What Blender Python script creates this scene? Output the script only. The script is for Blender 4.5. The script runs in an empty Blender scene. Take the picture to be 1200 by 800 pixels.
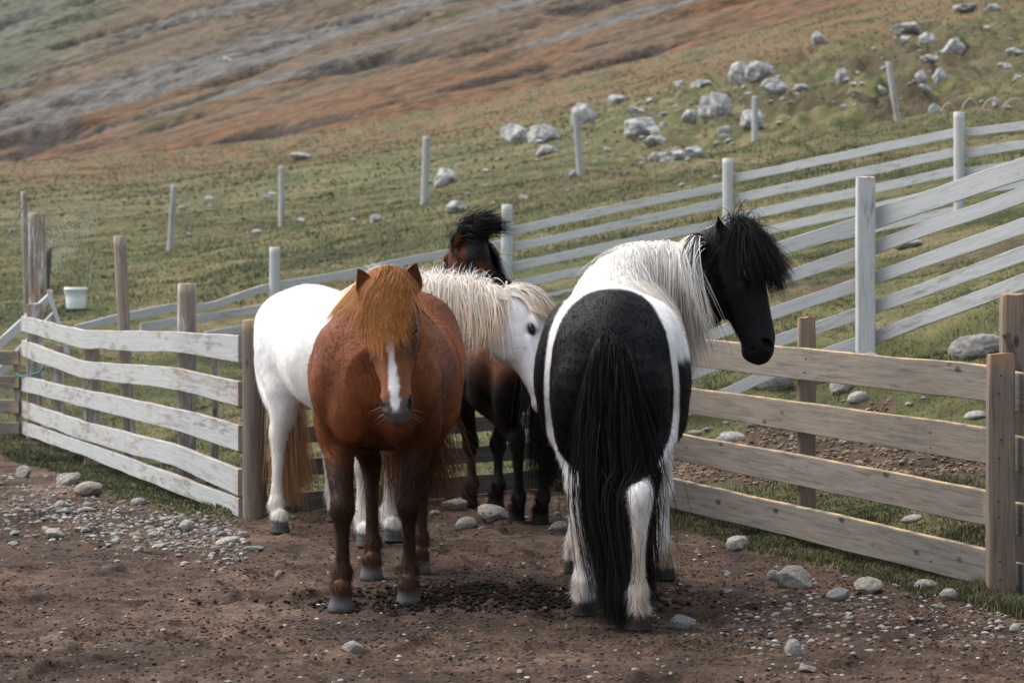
import bpy, math, random
import numpy as np
from mathutils import Vector, Matrix
random.seed(7); np.random.seed(7)
RNG = np.random.default_rng(11)
SC = bpy.context.scene
COL = SC.collection
# ---------------------------------------------------------------- camera model
FPX, HOR, CAMH = 2800.0, 322.0, 1.33      # focal length in photo pixels (1200 wide), horizon row, eye height
def P(px, py, Y):                          # photo pixel at depth Y -> world point
    return np.array([(px-600.0)/FPX*Y, Y, CAMH-(py-HOR)/FPX*Y])
# ---------------------------------------------------------------- helpers
def tag(o, label=None, cat=None, group=None, kind=None):
    if label: o['label'] = label
    if cat: o['category'] = cat
    if group: o['group'] = group
    if kind: o['kind'] = kind
    return o
def empty(name, loc=(0,0,0), rz=0.0):
    o = bpy.data.objects.new(name, None); COL.objects.link(o)
    o.location = loc; o.rotation_euler = (0,0,rz); o.empty_display_size = .1
    return o
def mesh_np(name, V, F, mat=None, parent=None, col=None, uv=None, smooth=True, attrs=None):
    """V (n,3), F list of int arrays (m,k); col per vertex; uv per vertex"""
    me = bpy.data.meshes.new(name)
    V = np.asarray(V, dtype=np.float32)
    if not isinstance(F, (list, tuple)): F = [F]
    F = [np.asarray(f, dtype=np.int32) for f in F if len(f)]
    nl = sum(f.size for f in F); nf = sum(len(f) for f in F)
    me.vertices.add(len(V)); me.vertices.foreach_set('co', V.ravel())
    me.loops.add(nl); me.polygons.add(nf)
    li = np.concatenate([f.ravel() for f in F])
    tot = np.concatenate([np.full(len(f), f.shape[1], dtype=np.int32) for f in F])
    st = np.concatenate([[0], np.cumsum(tot)[:-1]]).astype(np.int32)
    me.loops.foreach_set('vertex_index', li)
    me.polygons.foreach_set('loop_start', st)
    me.polygons.foreach_set('loop_total', tot)
    me.polygons.foreach_set('use_smooth', np.full(nf, bool(smooth)))
    me.update(calc_edges=True)
    if col is not None:
        c = np.ones((len(V),4), dtype=np.float32); c[:,:3] = col
        a = me.color_attributes.new('Col', 'FLOAT_COLOR', 'POINT'); a.data.foreach_set('color', c.ravel())
    if attrs:
        for k, v in attrs.items():
            a = me.attributes.new(k, 'FLOAT', 'POINT'); a.data.foreach_set('value', np.asarray(v, dtype=np.float32))
    if uv is not None:
        u = me.uv_layers.new(name='UVMap'); uu = np.asarray(uv, dtype=np.float32)[li]
        u.data.foreach_set('uv', uu.ravel())
    me.validate()
    o = bpy.data.objects.new(name, me); COL.objects.link(o)
    if mat: me.materials.append(mat)
    if parent: o.parent = parent
    return o
# ---------------------------------------------------------------- numpy noise
_perm = RNG.permutation(4096)
_val = RNG.random(4096)
def vnoise(x, y, z=0.0):
    x, y, z = np.broadcast_arrays(np.asarray(x, float), np.asarray(y, float), np.asarray(z, float))
    xi, yi, zi = np.floor(x).astype(np.int64), np.floor(y).astype(np.int64), np.floor(z).astype(np.int64)
    fx, fy, fz = x-xi, y-yi, z-zi
    fx = fx*fx*(3-2*fx); fy = fy*fy*(3-2*fy); fz = fz*fz*(3-2*fz)
    def h(a,b,c): return _val[_perm[(_perm[(_perm[a & 4095]+b) & 4095]+c) & 4095]]
    r = 0
    for dz in (0,1):
        wz = fz if dz else 1-fz
        for dy in (0,1):
            wy = fy if dy else 1-fy
            a = h(xi, yi+dy, zi+dz); b = h(xi+1, yi+dy, zi+dz)
            r = r + wz*wy*(a*(1-fx)+b*fx)
    return r*2-1
def fbm(x, y, z=0.0, o=4, g=.5, l=2.03):
    r = 0; a = 1.0; s = 0
    x = np.asarray(x, float); y = np.asarray(y, float); z = np.asarray(z, float)
    for i in range(o):
        r = r + a*vnoise(x+17.3*i, y-9.1*i, z+3.7*i); s += a
        a *= g; x = x*l; y = y*l; z = z*l
    return r/s
def sstep(a, b, x):
    t = np.clip((x-a)/(b-a), 0, 1); return t*t*(3-2*t)
def mix(a, b, t):
    t = np.asarray(t)[..., None]; return np.asarray(a)*(1-t)+np.asarray(b)*t
# ---------------------------------------------------------------- node helpers
class NT:
    def __init__(s, name):
        s.m = bpy.data.materials.new(name); s.m.use_nodes = True
        s.t = s.m.node_tree; s.t.nodes.clear()
        s.out = s.n('ShaderNodeOutputMaterial'); s.b = s.n('ShaderNodeBsdfPrincipled')
        s.l(s.b.outputs[0], s.out.inputs[0])
    def n(s, ty, **kw):
        x = s.t.nodes.new(ty)
        for k, v in kw.items(): setattr(x, k, v)
        return x
    def l(s, a, b): s.t.links.new(a, b)
    def set(s, node, **kw):
        for k, v in kw.items():
            k2 = k.replace('_', ' ')
            node.inputs[k2].default_value = v
        return node
    def noise(s, vec, scale, detail=4, rough=.55, dist=0.0):
        x = s.n('ShaderNodeTexNoise'); x.inputs['Scale'].default_value = scale
        x.inputs['Detail'].default_value = detail; x.inputs['Roughness'].default_value = rough
        x.inputs['Distortion'].default_value = dist
        if vec is not None: s.l(vec, x.inputs['Vector'])
        return x
    def ramp(s, fac, stops):
        x = s.n('ShaderNodeValToRGB'); e = x.color_ramp.elements
        while len(e) < len(stops): e.new(.5)
        for i, (p, c) in enumerate(stops):
            e[i].position = p; e[i].color = (*c, 1) if len(c) == 3 else c
        s.l(fac, x.inputs[0]); return x
    def mixc(s, fac, a, b, mode='MIX'):
        x = s.n('ShaderNodeMix', data_type='RGBA', blend_type=mode)
        for i, v in ((0, fac), (6, a), (7, b)):
            if hasattr(v, 'links'): s.l(v, x.inputs[i])
            else: x.inputs[i].default_value = v if not isinstance(v, tuple) else (*v, 1)[:4]
        return x.outputs[2]
    def math(s, op, a, b=0.0, clamp=False):
        x = s.n('ShaderNodeMath', operation=op); x.use_clamp = clamp
        for i, v in enumerate((a, b)):
            if hasattr(v, 'links'): s.l(v, x.inputs[i])
            else: x.inputs[i].default_value = v
        return x.outputs[0]
    def mapping(s, vec, scale=(1,1,1), rot=(0,0,0), loc=(0,0,0)):
        x = s.n('ShaderNodeMapping'); s.l(vec, x.inputs[0])
        x.inputs['Scale'].default_value = scale; x.inputs['Rotation'].default_value = rot; x.inputs['Location'].default_value = loc
        return x.outputs[0]
    def bump(s, h, strength=.5, dist=.02):
        x = s.n('ShaderNodeBump'); x.inputs['Strength'].default_value = strength; x.inputs['Distance'].default_value = dist
        s.l(h, x.inputs['Height']); s.l(x.outputs[0], s.b.inputs['Normal']); return x
# ================================================================ terrain
YF_X = [-30, -6, -3.9, -2.98, -1.97, -1.42, .21, 2.02, 4.2, 12]
YF_Y = [22, 20.2, 19.3, 16.6, 14.05, 13.2, 14.75, 9.9, 4.5, -14]
def outside(X, Y):                         # roughly metres beyond the yard's fences
    return (Y-np.interp(X, YF_X, YF_Y))*.62
_c = []
def _cp(px, py, Y): p = P(px, py, Y); _c.append((p[0], p[1], p[2]))
for x, y in ((-4,19),(-5,16),(-3,14),(-1.4,13.2),(.2,14.8),(1,12.5),(2,9.9),(0,10),(-3,9),(3,7),(0,4),(-5,4),(5,2),(0,-5),(-8,10),(-10,18)):
    _c.append((x, y, 0.0))
_c += [(1.6,16.,.33),(-2,17.5,.03),(-.6,17,.12),(3.0,12,.25),(3.4,14.5,.62),(5.5,11.5,.8)]
for a in ((1014,436,16),(1200,395,16),(850,470,16.5),(1124,266,25),(853,300,26.5),(594,362,27),(322,415,26),(100,440,24),(10,445,24),
          (500,243,45),(677,213,45),(885,178,52),(1045,147,48),(330,267,48),(202,295,44),(20,300,48),(-150,330,44),
          (0,252,80),(250,238,80),(500,196,80),(885,122,80),(1100,72,80),(-500,290,80),(1500,0,80),
          (0,203,160),(300,190,160),(600,130,160),(900,45,160),(1100,-10,160),(-500,250,160),(1700,-120,160),(1500,100,45),(-500,350,44)):
    _cp(*a)
_C = np.array(_c)
def _warp(X, Y):                           # depth is compressed so that near and far controls weigh alike
    d = np.sign(Y)*np.log1p(np.abs(Y)/12.0)*20.0
    return np.asarray(X)/(1+np.clip(Y,0,None)/25.0)*1.6, d
def _phi(r2): return .5*r2*np.log(r2+1e-9)
_wx, _wy = _warp(_C[:,0], _C[:,1])
def _fit():
    n = len(_C); A = np.zeros((n+3, n+3))
    A[:n,:n] = _phi((_wx[:,None]-_wx)**2+(_wy[:,None]-_wy)**2)+np.eye(n)*.5
    A[:n,n] = 1; A[:n,n+1] = _wx; A[:n,n+2] = _wy; A[n:,:n] = A[:n,n:].T
    # fit z divided by depth scale for even accuracy
    b = np.zeros(n+3); b[:n] = _C[:,2]/(1+np.clip(_C[:,1],0,None)/25.0)
    return np.linalg.solve(A, b)
_W = _fit()
def Hbase(X, Y):
    X = np.asarray(X, float); Y = np.asarray(Y, float); sh = X.shape
    x, y = _warp(X.ravel(), Y.ravel()); out = np.empty(x.size); n = len(_C)
    for i in range(0, x.size, 20000):
        a = x[i:i+20000]; b = y[i:i+20000]
        out[i:i+20000] = _phi((a[:,None]-_wx)**2+(b[:,None]-_wy)**2)@_W[:n]+_W[n]+_W[n+1]*a+_W[n+2]*b
    out = out.reshape(sh)*(1+np.clip(Y,0,None)/25.0)
    return out
def H(X, Y):
    X = np.asarray(X, float); Y = np.asarray(Y, float)
    o = outside(X, Y); m = sstep(0.0, 2.2, o)
    z = Hbase(X, Y)*m
    far = sstep(16, 60, Y)
    # tussocks and hummocks of the pasture
    z = z + m*(fbm(X*.9, Y*.7, 1.0, 4)*.10*(1-.2*far)+fbm(X*.22, Y*.22, 5.0, 3)*.22*far+np.abs(fbm(X*3.1, Y*3.1, 9.0, 3))*.075)
    rough = np.exp(-((X/np.maximum(Y,1)-.14)/.09)**2)*sstep(38, 60, Y)*(1-sstep(110,150,Y))
    z = z + rough*(np.abs(fbm(X*.8, Y*.30, 3.0, 5))*1.5-.2)
    # dug bank between the two fences at the right
    bx = (X-2.55); by = (Y-16.9)
    z = z - .42*np.exp(-(bx/.8)**2-(by/.55)**2)*m
    # churned yard
    yd = 1-m
    z = z + yd*(fbm(X*1.1, Y*1.1, 2.0, 3)*.014 + fbm(X*7, Y*7, 4.0, 4)*.010 - .030*sstep(.30,.60,vnoise(X*6.5, Y*6.5, 14.0)) + .014*sstep(.2,.5,vnoise(X*6.5+.35, Y*6.5+.1, 14.0)))
    z = z + yd*.035*np.exp(-(((X+.12)/.32)**2+((Y-9.75)/.35)**2))*(1+.8*fbm(X*14, Y*14, 7.0, 3))
    z = z - np.clip(Y-190, 0, None)*.12
    return z
def grassy(X, Y):
    X = np.asarray(X, float); Y = np.asarray(Y, float)
    o = outside(X, Y)
    n = fbm(X*1.6, Y*1.6, 12.0, 4)
    lim = np.interp(X, [-6,-3.3,-2.4,-1.9,-1.3,-.2,.7,1.1,1.6,2.2,4], [-1.5,-.62,-.5,-.36,-.05,.2,-.2,-.36,-.40,-.62,-.9])
    g = sstep(-.10, .14, o-lim+n*.2)
    # bare, littered patches beyond the fences
    bare = sstep(.08, .26, fbm(X*.9, Y*.6, 21.0, 4)-.01+.12*np.exp(-((X-2.2)/1.3)**2-((Y-15)/3.5)**2))*sstep(.1,.8,o)*(1-sstep(19,26,Y))
    return np.clip(g-bare*.9, 0, 1)
def hit(px, py, y0=6.0, y1=230.0):
    Y = np.exp(np.linspace(math.log(y0), math.log(y1), 1600))
    X = (px-600)/FPX*Y; Z = CAMH-(py-HOR)/FPX*Y
    d = Z-H(X, Y); k = np.where(d < 0)[0]
    if len(k) == 0: return np.array([X[-1], Y[-1], H(X[-1], Y[-1])])
    k = k[0]; 
    return np.array([X[k], Y[k], float(H(X[k], Y[k]))])
def Z0(x, y): return float(H(np.array([x]), np.array([y]))[0])

def ground_mesh(mat):
    rows = list(np.arange(7.5, 15.5, .022)); y = 15.5
    while y < 60: y *= 1.0028; rows.append(y)
    while y < 262: y *= 1.006; rows.append(y)
    pre = [-60,-40,-25,-15,-10,-6,-3,-1,1,2.5,4,5,6,6.6,7.1]
    rows = np.array(pre+rows)
    s = list(np.arange(-.245, .2451, .0018)); e = .245; st = .004
    wide = []
    while e < 3.0: e += st; st *= 1.25; wide.append(e)
    s = np.array([-w for w in wide[::-1]]+s+wide)
    Yg, S = np.meshgrid(rows, s, indexing='ij'); Xg = S*np.maximum(Yg, 8.0)*(1+0*S)
    Xg = np.where(Yg < 8, S*8.0*(1+(8-Yg)*.1), Xg)
    Zg = H(Xg, Yg); ny, nx = Yg.shape
    V = np.stack([Xg, Yg, Zg], -1).reshape(-1,3)
    idx = np.arange(ny*nx).reshape(ny, nx)
    F = np.stack([idx[:-1,:-1], idx[:-1,1:], idx[1:,1:], idx[1:,:-1]], -1).reshape(-1,4)
    g = grassy(V[:,0], V[:,1])
    px = 600+V[:,0]/np.maximum(V[:,1],1)*FPX
    far = .85*sstep(85, 165, V[:,1]+fbm(V[:,0]*.06, V[:,1]*.03, 3.3, 5)*80 + np.clip(300-px,0,900)*.03)
    q = np.exp(-((V[:,0]/np.maximum(V[:,1],1)-.15)/.085)**2)*sstep(38, 55, V[:,1])*(1-sstep(120,160,V[:,1]))
    heath = np.maximum(q*sstep(-.12,.22,fbm(V[:,0]*.8, V[:,1]*.25, 61.0, 5)), .55*sstep(.08,.35,fbm(V[:,0]*.5, V[:,1]*.2, 66.0, 5))*sstep(25,45,V[:,1]))
    o = mesh_np('ground', V, F, mat, attrs={'grassy': g, 'rust': far, 'heath': heath})
    tag(o, kind='structure'); return o
def ground_mat():
    m = NT('ground_soil_and_turf'); geo = m.n('ShaderNodeNewGeometry').outputs['Position']
    g = m.n('ShaderNodeAttribute', attribute_name='grassy').outputs['Fac']
    r = m.n('ShaderNodeAttribute', attribute_name='rust').outputs['Fac']
    a = m.noise(geo, 1.3, 6, .6); b = m.noise(geo, 9, 6, .65); c = m.noise(geo, 60, 5, .7)
    dirt = m.ramp(a.outputs[0], [(.32,(.033,.021,.016)),(.5,(.065,.042,.031)),(.68,(.118,.080,.059))]).outputs[0]
    d2 = m.ramp(b.outputs[0], [(.32,(.28,.26,.25)),(.5,(1,1,1)),(.66,(1.6,1.55,1.5))]).outputs[0]
    dirt = m.mixc(.75, dirt, d2, 'MULTIPLY')
    a2 = m.noise(geo, .55, 4, .6); dirt = m.mixc(.9, dirt, m.ramp(a2.outputs[0], [(.38,(.62,.60,.58)),(.5,(1,1,1)),(.62,(1.3,1.27,1.22))]).outputs[0], 'MULTIPLY')
    d3 = m.ramp(c.outputs[0], [(.36,(.25,.23,.22)),(.5,(1,1,1)),(.62,(1.6,1.55,1.5)),(.70,(3.0,3.0,2.9))]).outputs[0]
    dirt = m.mixc(.7, dirt, d3, 'MULTIPLY')
    st = m.mapping(geo, (.5,1.4,1.0))
    e = m.noise(st, .5, 7, .62, .4); f = m.noise(geo, 3.5, 6, .65)
    gr = m.ramp(e.outputs[0], [(.28,(.030,.032,.015)),(.40,(.052,.060,.025)),(.50,(.086,.088,.036)),(.60,(.132,.110,.056)),(.78,(.15,.11,.065))]).outputs[0]
    g2 = m.ramp(f.outputs[0], [(.3,(.35,.38,.32)),(.5,(1,1,1)),(.7,(1.4,1.35,1.25))]).outputs[0]
    gr = m.mixc(.7, gr, g2, 'MULTIPLY')
    h = m.noise(m.mapping(geo,(.40,.10,.2),(0,0,-.35)), 1.0, 9, .72)
    ru = m.ramp(h.outputs[0], [(.36,(.045,.045,.022)),(.43,(.085,.080,.038)),(.48,(.125,.085,.045)),(.53,(.150,.078,.040)),(.57,(.075,.070,.035)),(.64,(.135,.115,.075))]).outputs[0]
    he = m.n('ShaderNodeAttribute', attribute_name='heath').outputs['Fac']
    gr = m.mixc(he, gr, m.ramp(f.outputs[0], [(.3,(.022,.019,.012)),(.5,(.055,.043,.024)),(.7,(.095,.075,.04))]).outputs[0])
    gr = m.mixc(r, gr, ru)
    colr = m.mixc(g, dirt, gr); m.l(colr, m.b.inputs['Base Color'])
    m.set(m.b, Roughness=.95); m.b.inputs['Specular IOR Level'].default_value = .15
    hh = m.math('ADD', m.math('MULTIPLY', b.outputs[0], .5), m.math('MULTIPLY', c.outputs[0], .35))
    hh = m.math('ADD', hh, m.math('MULTIPLY', f.outputs[0], .8)); m.bump(hh, .9, .03)
    return m.m

def hill_mesh(mat):
    Y = 200*np.exp(np.linspace(0, math.log(6.5), 420)); s = np.linspace(-.42, .42, 520)
    Yg, S = np.meshgrid(Y, s, indexing='ij'); X = S*Yg
    rr = np.interp(Yg, [200,260,400,700,1000,1300], [.012,.034,.075,.135,.19,.23])
    Z = CAMH+Yg*rr+X*.20-np.clip(-(X+60),0,None)*0
    # spurs and gullies run down to the left: long along u, short across v
    u = (X*.72+Yg*.69); v = (-X*.69+Yg*.72)
    rid = fbm(u*.006, v*.030, 1.0, 5); rid2 = fbm(u*.02, v*.11, 6.0, 4)
    scl = Yg/500
    Z = Z + scl*(rid*2.6+rid2*.8+fbm(u*.09, v*.26, 2.0, 5)*.6-np.clip(fbm(u*.012, v*.06, 15.0, 3)-.15, 0, 1)*9)
    crag = np.clip(fbm(u*.035, v*.12, 8.0, 5)-.16, 0, 1)
    Z = Z - scl*crag*8
    V = np.stack([X, Yg, Z], -1).reshape(-1,3); ny, nx = Yg.shape
    idx = np.arange(ny*nx).reshape(ny, nx)
    F = np.stack([idx[:-1,:-1], idx[:-1,1:], idx[1:,1:], idx[1:,:-1]], -1).reshape(-1,4)
    px = 600+X/Yg*FPX; py = HOR-(Z-CAMH)/Yg*FPX
    base = np.interp(px, [-600,0,300,600,900,1100,1800], [250,200,188,130,45,-10,-150])
    up = (base-py)                         # photo rows above the foot of the mountain
    n1 = fbm(u*.010, v*.05, 31.0, 5); n2 = fbm(u*.02, v*.12, 41.0, 4)
    rust = np.clip(sstep(-45, -5, up)*(1-sstep(28, 105, up+n1*70))+.0, 0, 1)*sstep(-.38,.08,n2+.15)
    rust = np.maximum(rust, .85*sstep(.25,.42,n1)*(1-sstep(90,190,up)))
    green = sstep(.0, .5, (150-px*.75-py*1.0)/120.0+n1*.4)*1.0
    scree = sstep(.14, .26, fbm(u*.0065, v*.045, 51.0, 3))*sstep(25,60,up)
    o = mesh_np('hill', V, F, mat, attrs={'rust': rust.ravel(), 'green': green.ravel(), 'scree': scree.ravel(), 'crag': sstep(.02,.12,crag).ravel()},
                uv=np.stack([u.ravel()*.01, v.ravel()*.01], -1))
    tag(o, kind='structure')
    k = np.argmin(((px-265)**2+(py-73)**2).ravel()); g = V[k]; Vr, Fr = rock_verts(777, 4, 1.0, .2)
    b = mesh_np('boulder', Vr, Fr, boulder_mat()); b.location = g; b.scale = np.array([6.0,6.0,7.0])*g[1]/2800; tag(b, 'lone white rock high on the far brown hillside, upper left', 'boulder')
    return o
def hill_mat():
    m = NT('hillside_heath'); uv = m.n('ShaderNodeUVMap').outputs[0]
    at = lambda k: m.n('ShaderNodeAttribute', attribute_name=k).outputs['Fac']
    a = m.noise(m.mapping(uv,(2.0,10,1)), 1.0, 9, .68, .3); b = m.noise(m.mapping(uv,(14,38,1)), 1.0, 7, .7)
    base = m.ramp(a.outputs[0], [(.3,(.055,.048,.038)),(.42,(.105,.088,.060)),(.52,(.150,.115,.085)),(.62,(.095,.092,.055)),(.74,(.18,.155,.13))]).outputs[0]
    ru = m.ramp(b.outputs[0], [(.3,(.11,.075,.045)),(.46,(.125,.085,.052)),(.56,(.20,.092,.048)),(.64,(.11,.085,.05)),(.75,(.14,.11,.065))]).outputs[0]
    c = m.mixc(m.math('MULTIPLY', at('rust'), .80), base, ru)
    gn = m.ramp(b.outputs[0], [(.3,(.075,.085,.06)),(.6,(.12,.125,.09))]).outputs[0]
    c = m.mixc(at('green'), c, gn)
    sc = m.ramp(b.outputs[0], [(.3,(.085,.082,.078)),(.6,(.15,.142,.132))]).outputs[0]
    c = m.mixc(at('scree'), c, sc)
    c = m.mixc(m.math('MULTIPLY', at('crag'), .85), c, (.05,.048,.046))
    mul = m.ramp(b.outputs[0], [(.32,(.5,.5,.5)),(.5,(1,1,1)),(.68,(1.4,1.4,1.4))]).outputs[0]
    c = m.mixc(.8, c, mul, 'MULTIPLY'); d = m.noise(m.mapping(uv,(35,120,1)), 1.0, 6, .75)
    c = m.mixc(.8, c, m.ramp(d.outputs[0], [(.34,(.45,.45,.45)),(.5,(1,1,1)),(.66,(1.5,1.5,1.5))]).outputs[0], 'MULTIPLY'); m.l(c, m.b.inputs['Base Color'])
    m.set(m.b, Roughness=1.0); m.b.inputs['Specular IOR Level'].default_value = .1
    m.bump(b.outputs[0], .8, 3.0); return m.m

# ================================================================ grass blades
def blades(name, pts, hgt, wid, col, mat, lean=.5, nb=1):
    n = len(pts); ang = RNG.random(n)*6.283; L = np.asarray(hgt); w = np.asarray(wid)
    d = np.stack([np.cos(ang), np.sin(ang), np.zeros(n)], -1)
    sd = np.stack([-np.sin(ang+RNG.normal(0,.8,n)), np.cos(ang), np.zeros(n)], -1)
    lam = (RNG.random(n)*lean)[:,None]
    base = pts-np.array([0,0,.01])
    mid = base+np.array([0,0,1.])*(L*.6)[:,None]+d*lam*(L*.35)[:,None]
    tip = base+np.array([0,0,1.])*(L*.95)[:,None]*(1-.35*lam)+d*lam*L[:,None]*1.1
    V = np.stack([base-sd*w[:,None]*.5, base+sd*w[:,None]*.5, mid-sd*w[:,None]*.4, mid+sd*w[:,None]*.4, tip], 1).reshape(-1,3)
    b = np.arange(n)*5
    Q = np.stack([b, b+1, b+3, b+2], -1); T = np.stack([b+2, b+3, b+4], -1)
    c = np.repeat(col, 5, axis=0)
    o = mesh_np(name, V, [Q, T], mat, col=c, smooth=True)
    return tag(o, kind='stuff')
def attr_mat(name, rough=.8, spec=.25, noise_amt=0.0, scale=40, sub=0.0):
    m = NT(name); c = m.n('ShaderNodeVertexColor', layer_name='Col').outputs[0]
    if noise_amt:
        g = m.n('ShaderNodeTexCoord').outputs['Object']; a = m.noise(g, scale, 4, .6)
        r = m.ramp(a.outputs[0], [(.3,(1-noise_amt,)*3),(.7,(1+noise_amt,)*3)]).outputs[0]
        c = m.mixc(1.0, c, r, 'MULTIPLY')
    m.l(c, m.b.inputs['Base Color']); m.set(m.b, Roughness=rough); m.b.inputs['Specular IOR Level'].default_value = spec
    return m.m
def grass_color(X, Y, n):
    t = fbm(X*.9, Y*.7, 12.5, 3)+RNG.normal(0,.22,n)
    c = mix(np.array([.031,.044,.018]), np.array([.080,.088,.036]), sstep(-.5,.3,t))
    dry = sstep(.0,.4,fbm(X*1.3, Y*.9, 77.0, 3)+RNG.normal(0,.28,n))
    return mix(c, np.array([.20,.165,.095]), dry*.8)*(.65+.7*RNG.random(n))[:,None]
def scatter(n, y0, y1, smax=.25, power=1.0):
    u = RNG.random(n); Y = y0*(y1/y0)**(u**power); X = (RNG.random(n)*2-1)*smax*Y
    return X, Y
def grass_all(mat):
    P_ = []; Hh = []; Ww = []; Cc = []
    def add(X, Y, h0, h1, w, dens=None):
        g = grassy(X, Y); k = RNG.random(len(X)) < g**1.5*(1 if dens is None else dens)
        X = X[k]; Y = Y[k]; n = len(X); P_.append(np.stack([X, Y, H(X, Y)], -1))
        tall = .6+.8*sstep(-.2,.5,fbm(X*2.2, Y*2.2, 8.8, 3))
        Hh.append((h0+(h1-h0)*RNG.random(n))*tall); Ww.append(np.full(n, w)*(.7+.6*RNG.random(n))); Cc.append(grass_color(X, Y, n))
    X, Y = scatter(330000, 13.0, 32); add(X, Y, .015, .05, .0055)
    n = 120000; Y = 9.3+4.2*RNG.random(n); X = np.interp(Y, [9.3,14.75], [2.15,.25])+RNG.random(n)*2.2; add(X, Y, .012, .05, .0045)
    # strips at the feet of the fences
    n = 90000; X = -4.2+RNG.random(n)*3.0; Y = np.interp(X, YF_X, YF_Y)-1.3+RNG.random(n)*2.0; add(X, Y, .015, .05, .0045)
    n = 170000; X = .3+RNG.random(n)*2.2; Y = np.interp(X, YF_X, YF_Y)-.9+RNG.random(n)*1.9; add(X, Y, .025, .08, .004)
    X, Y = scatter(170000, 32, 75); add(X, Y, .03, .085, .012)
    V = np.concatenate(P_)
    blades('grass', V, np.concatenate(Hh), np.concatenate(Ww), np.concatenate(Cc), mat)

def heather(mat):
    n = 150000; Y = np.sqrt(50**2+(200**2-50**2)*RNG.random(n)); X = (RNG.random(n)*2-1)*.24*Y
    c = fbm(X*.18, Y*.06, 91.0, 4)+RNG.normal(0,.16,n); k = RNG.random(n) < (.25+.75*sstep(-.2,.3,fbm(X*.4, Y*.15, 95.0, 3)))*sstep(50,110,Y); X, Y, c = X[k], Y[k], c[k]; n = len(X)
    col = mix(np.array([.070,.078,.034]), np.array([.125,.120,.052]), sstep(-.4,.0,c)); r = sstep(75,130,Y)
    col = mix(col, np.array([.21,.115,.060]), sstep(.05,.3,c)*r); col = mix(col, np.array([.20,.17,.11]), sstep(.33,.5,c)*.8)*(.75+.5*RNG.random(n))[:,None]
    blades('heather', np.stack([X, Y, H(X, Y)], -1), .03+.07*RNG.random(n), .06+.07*RNG.random(n), col, mat, lean=.9)
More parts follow.
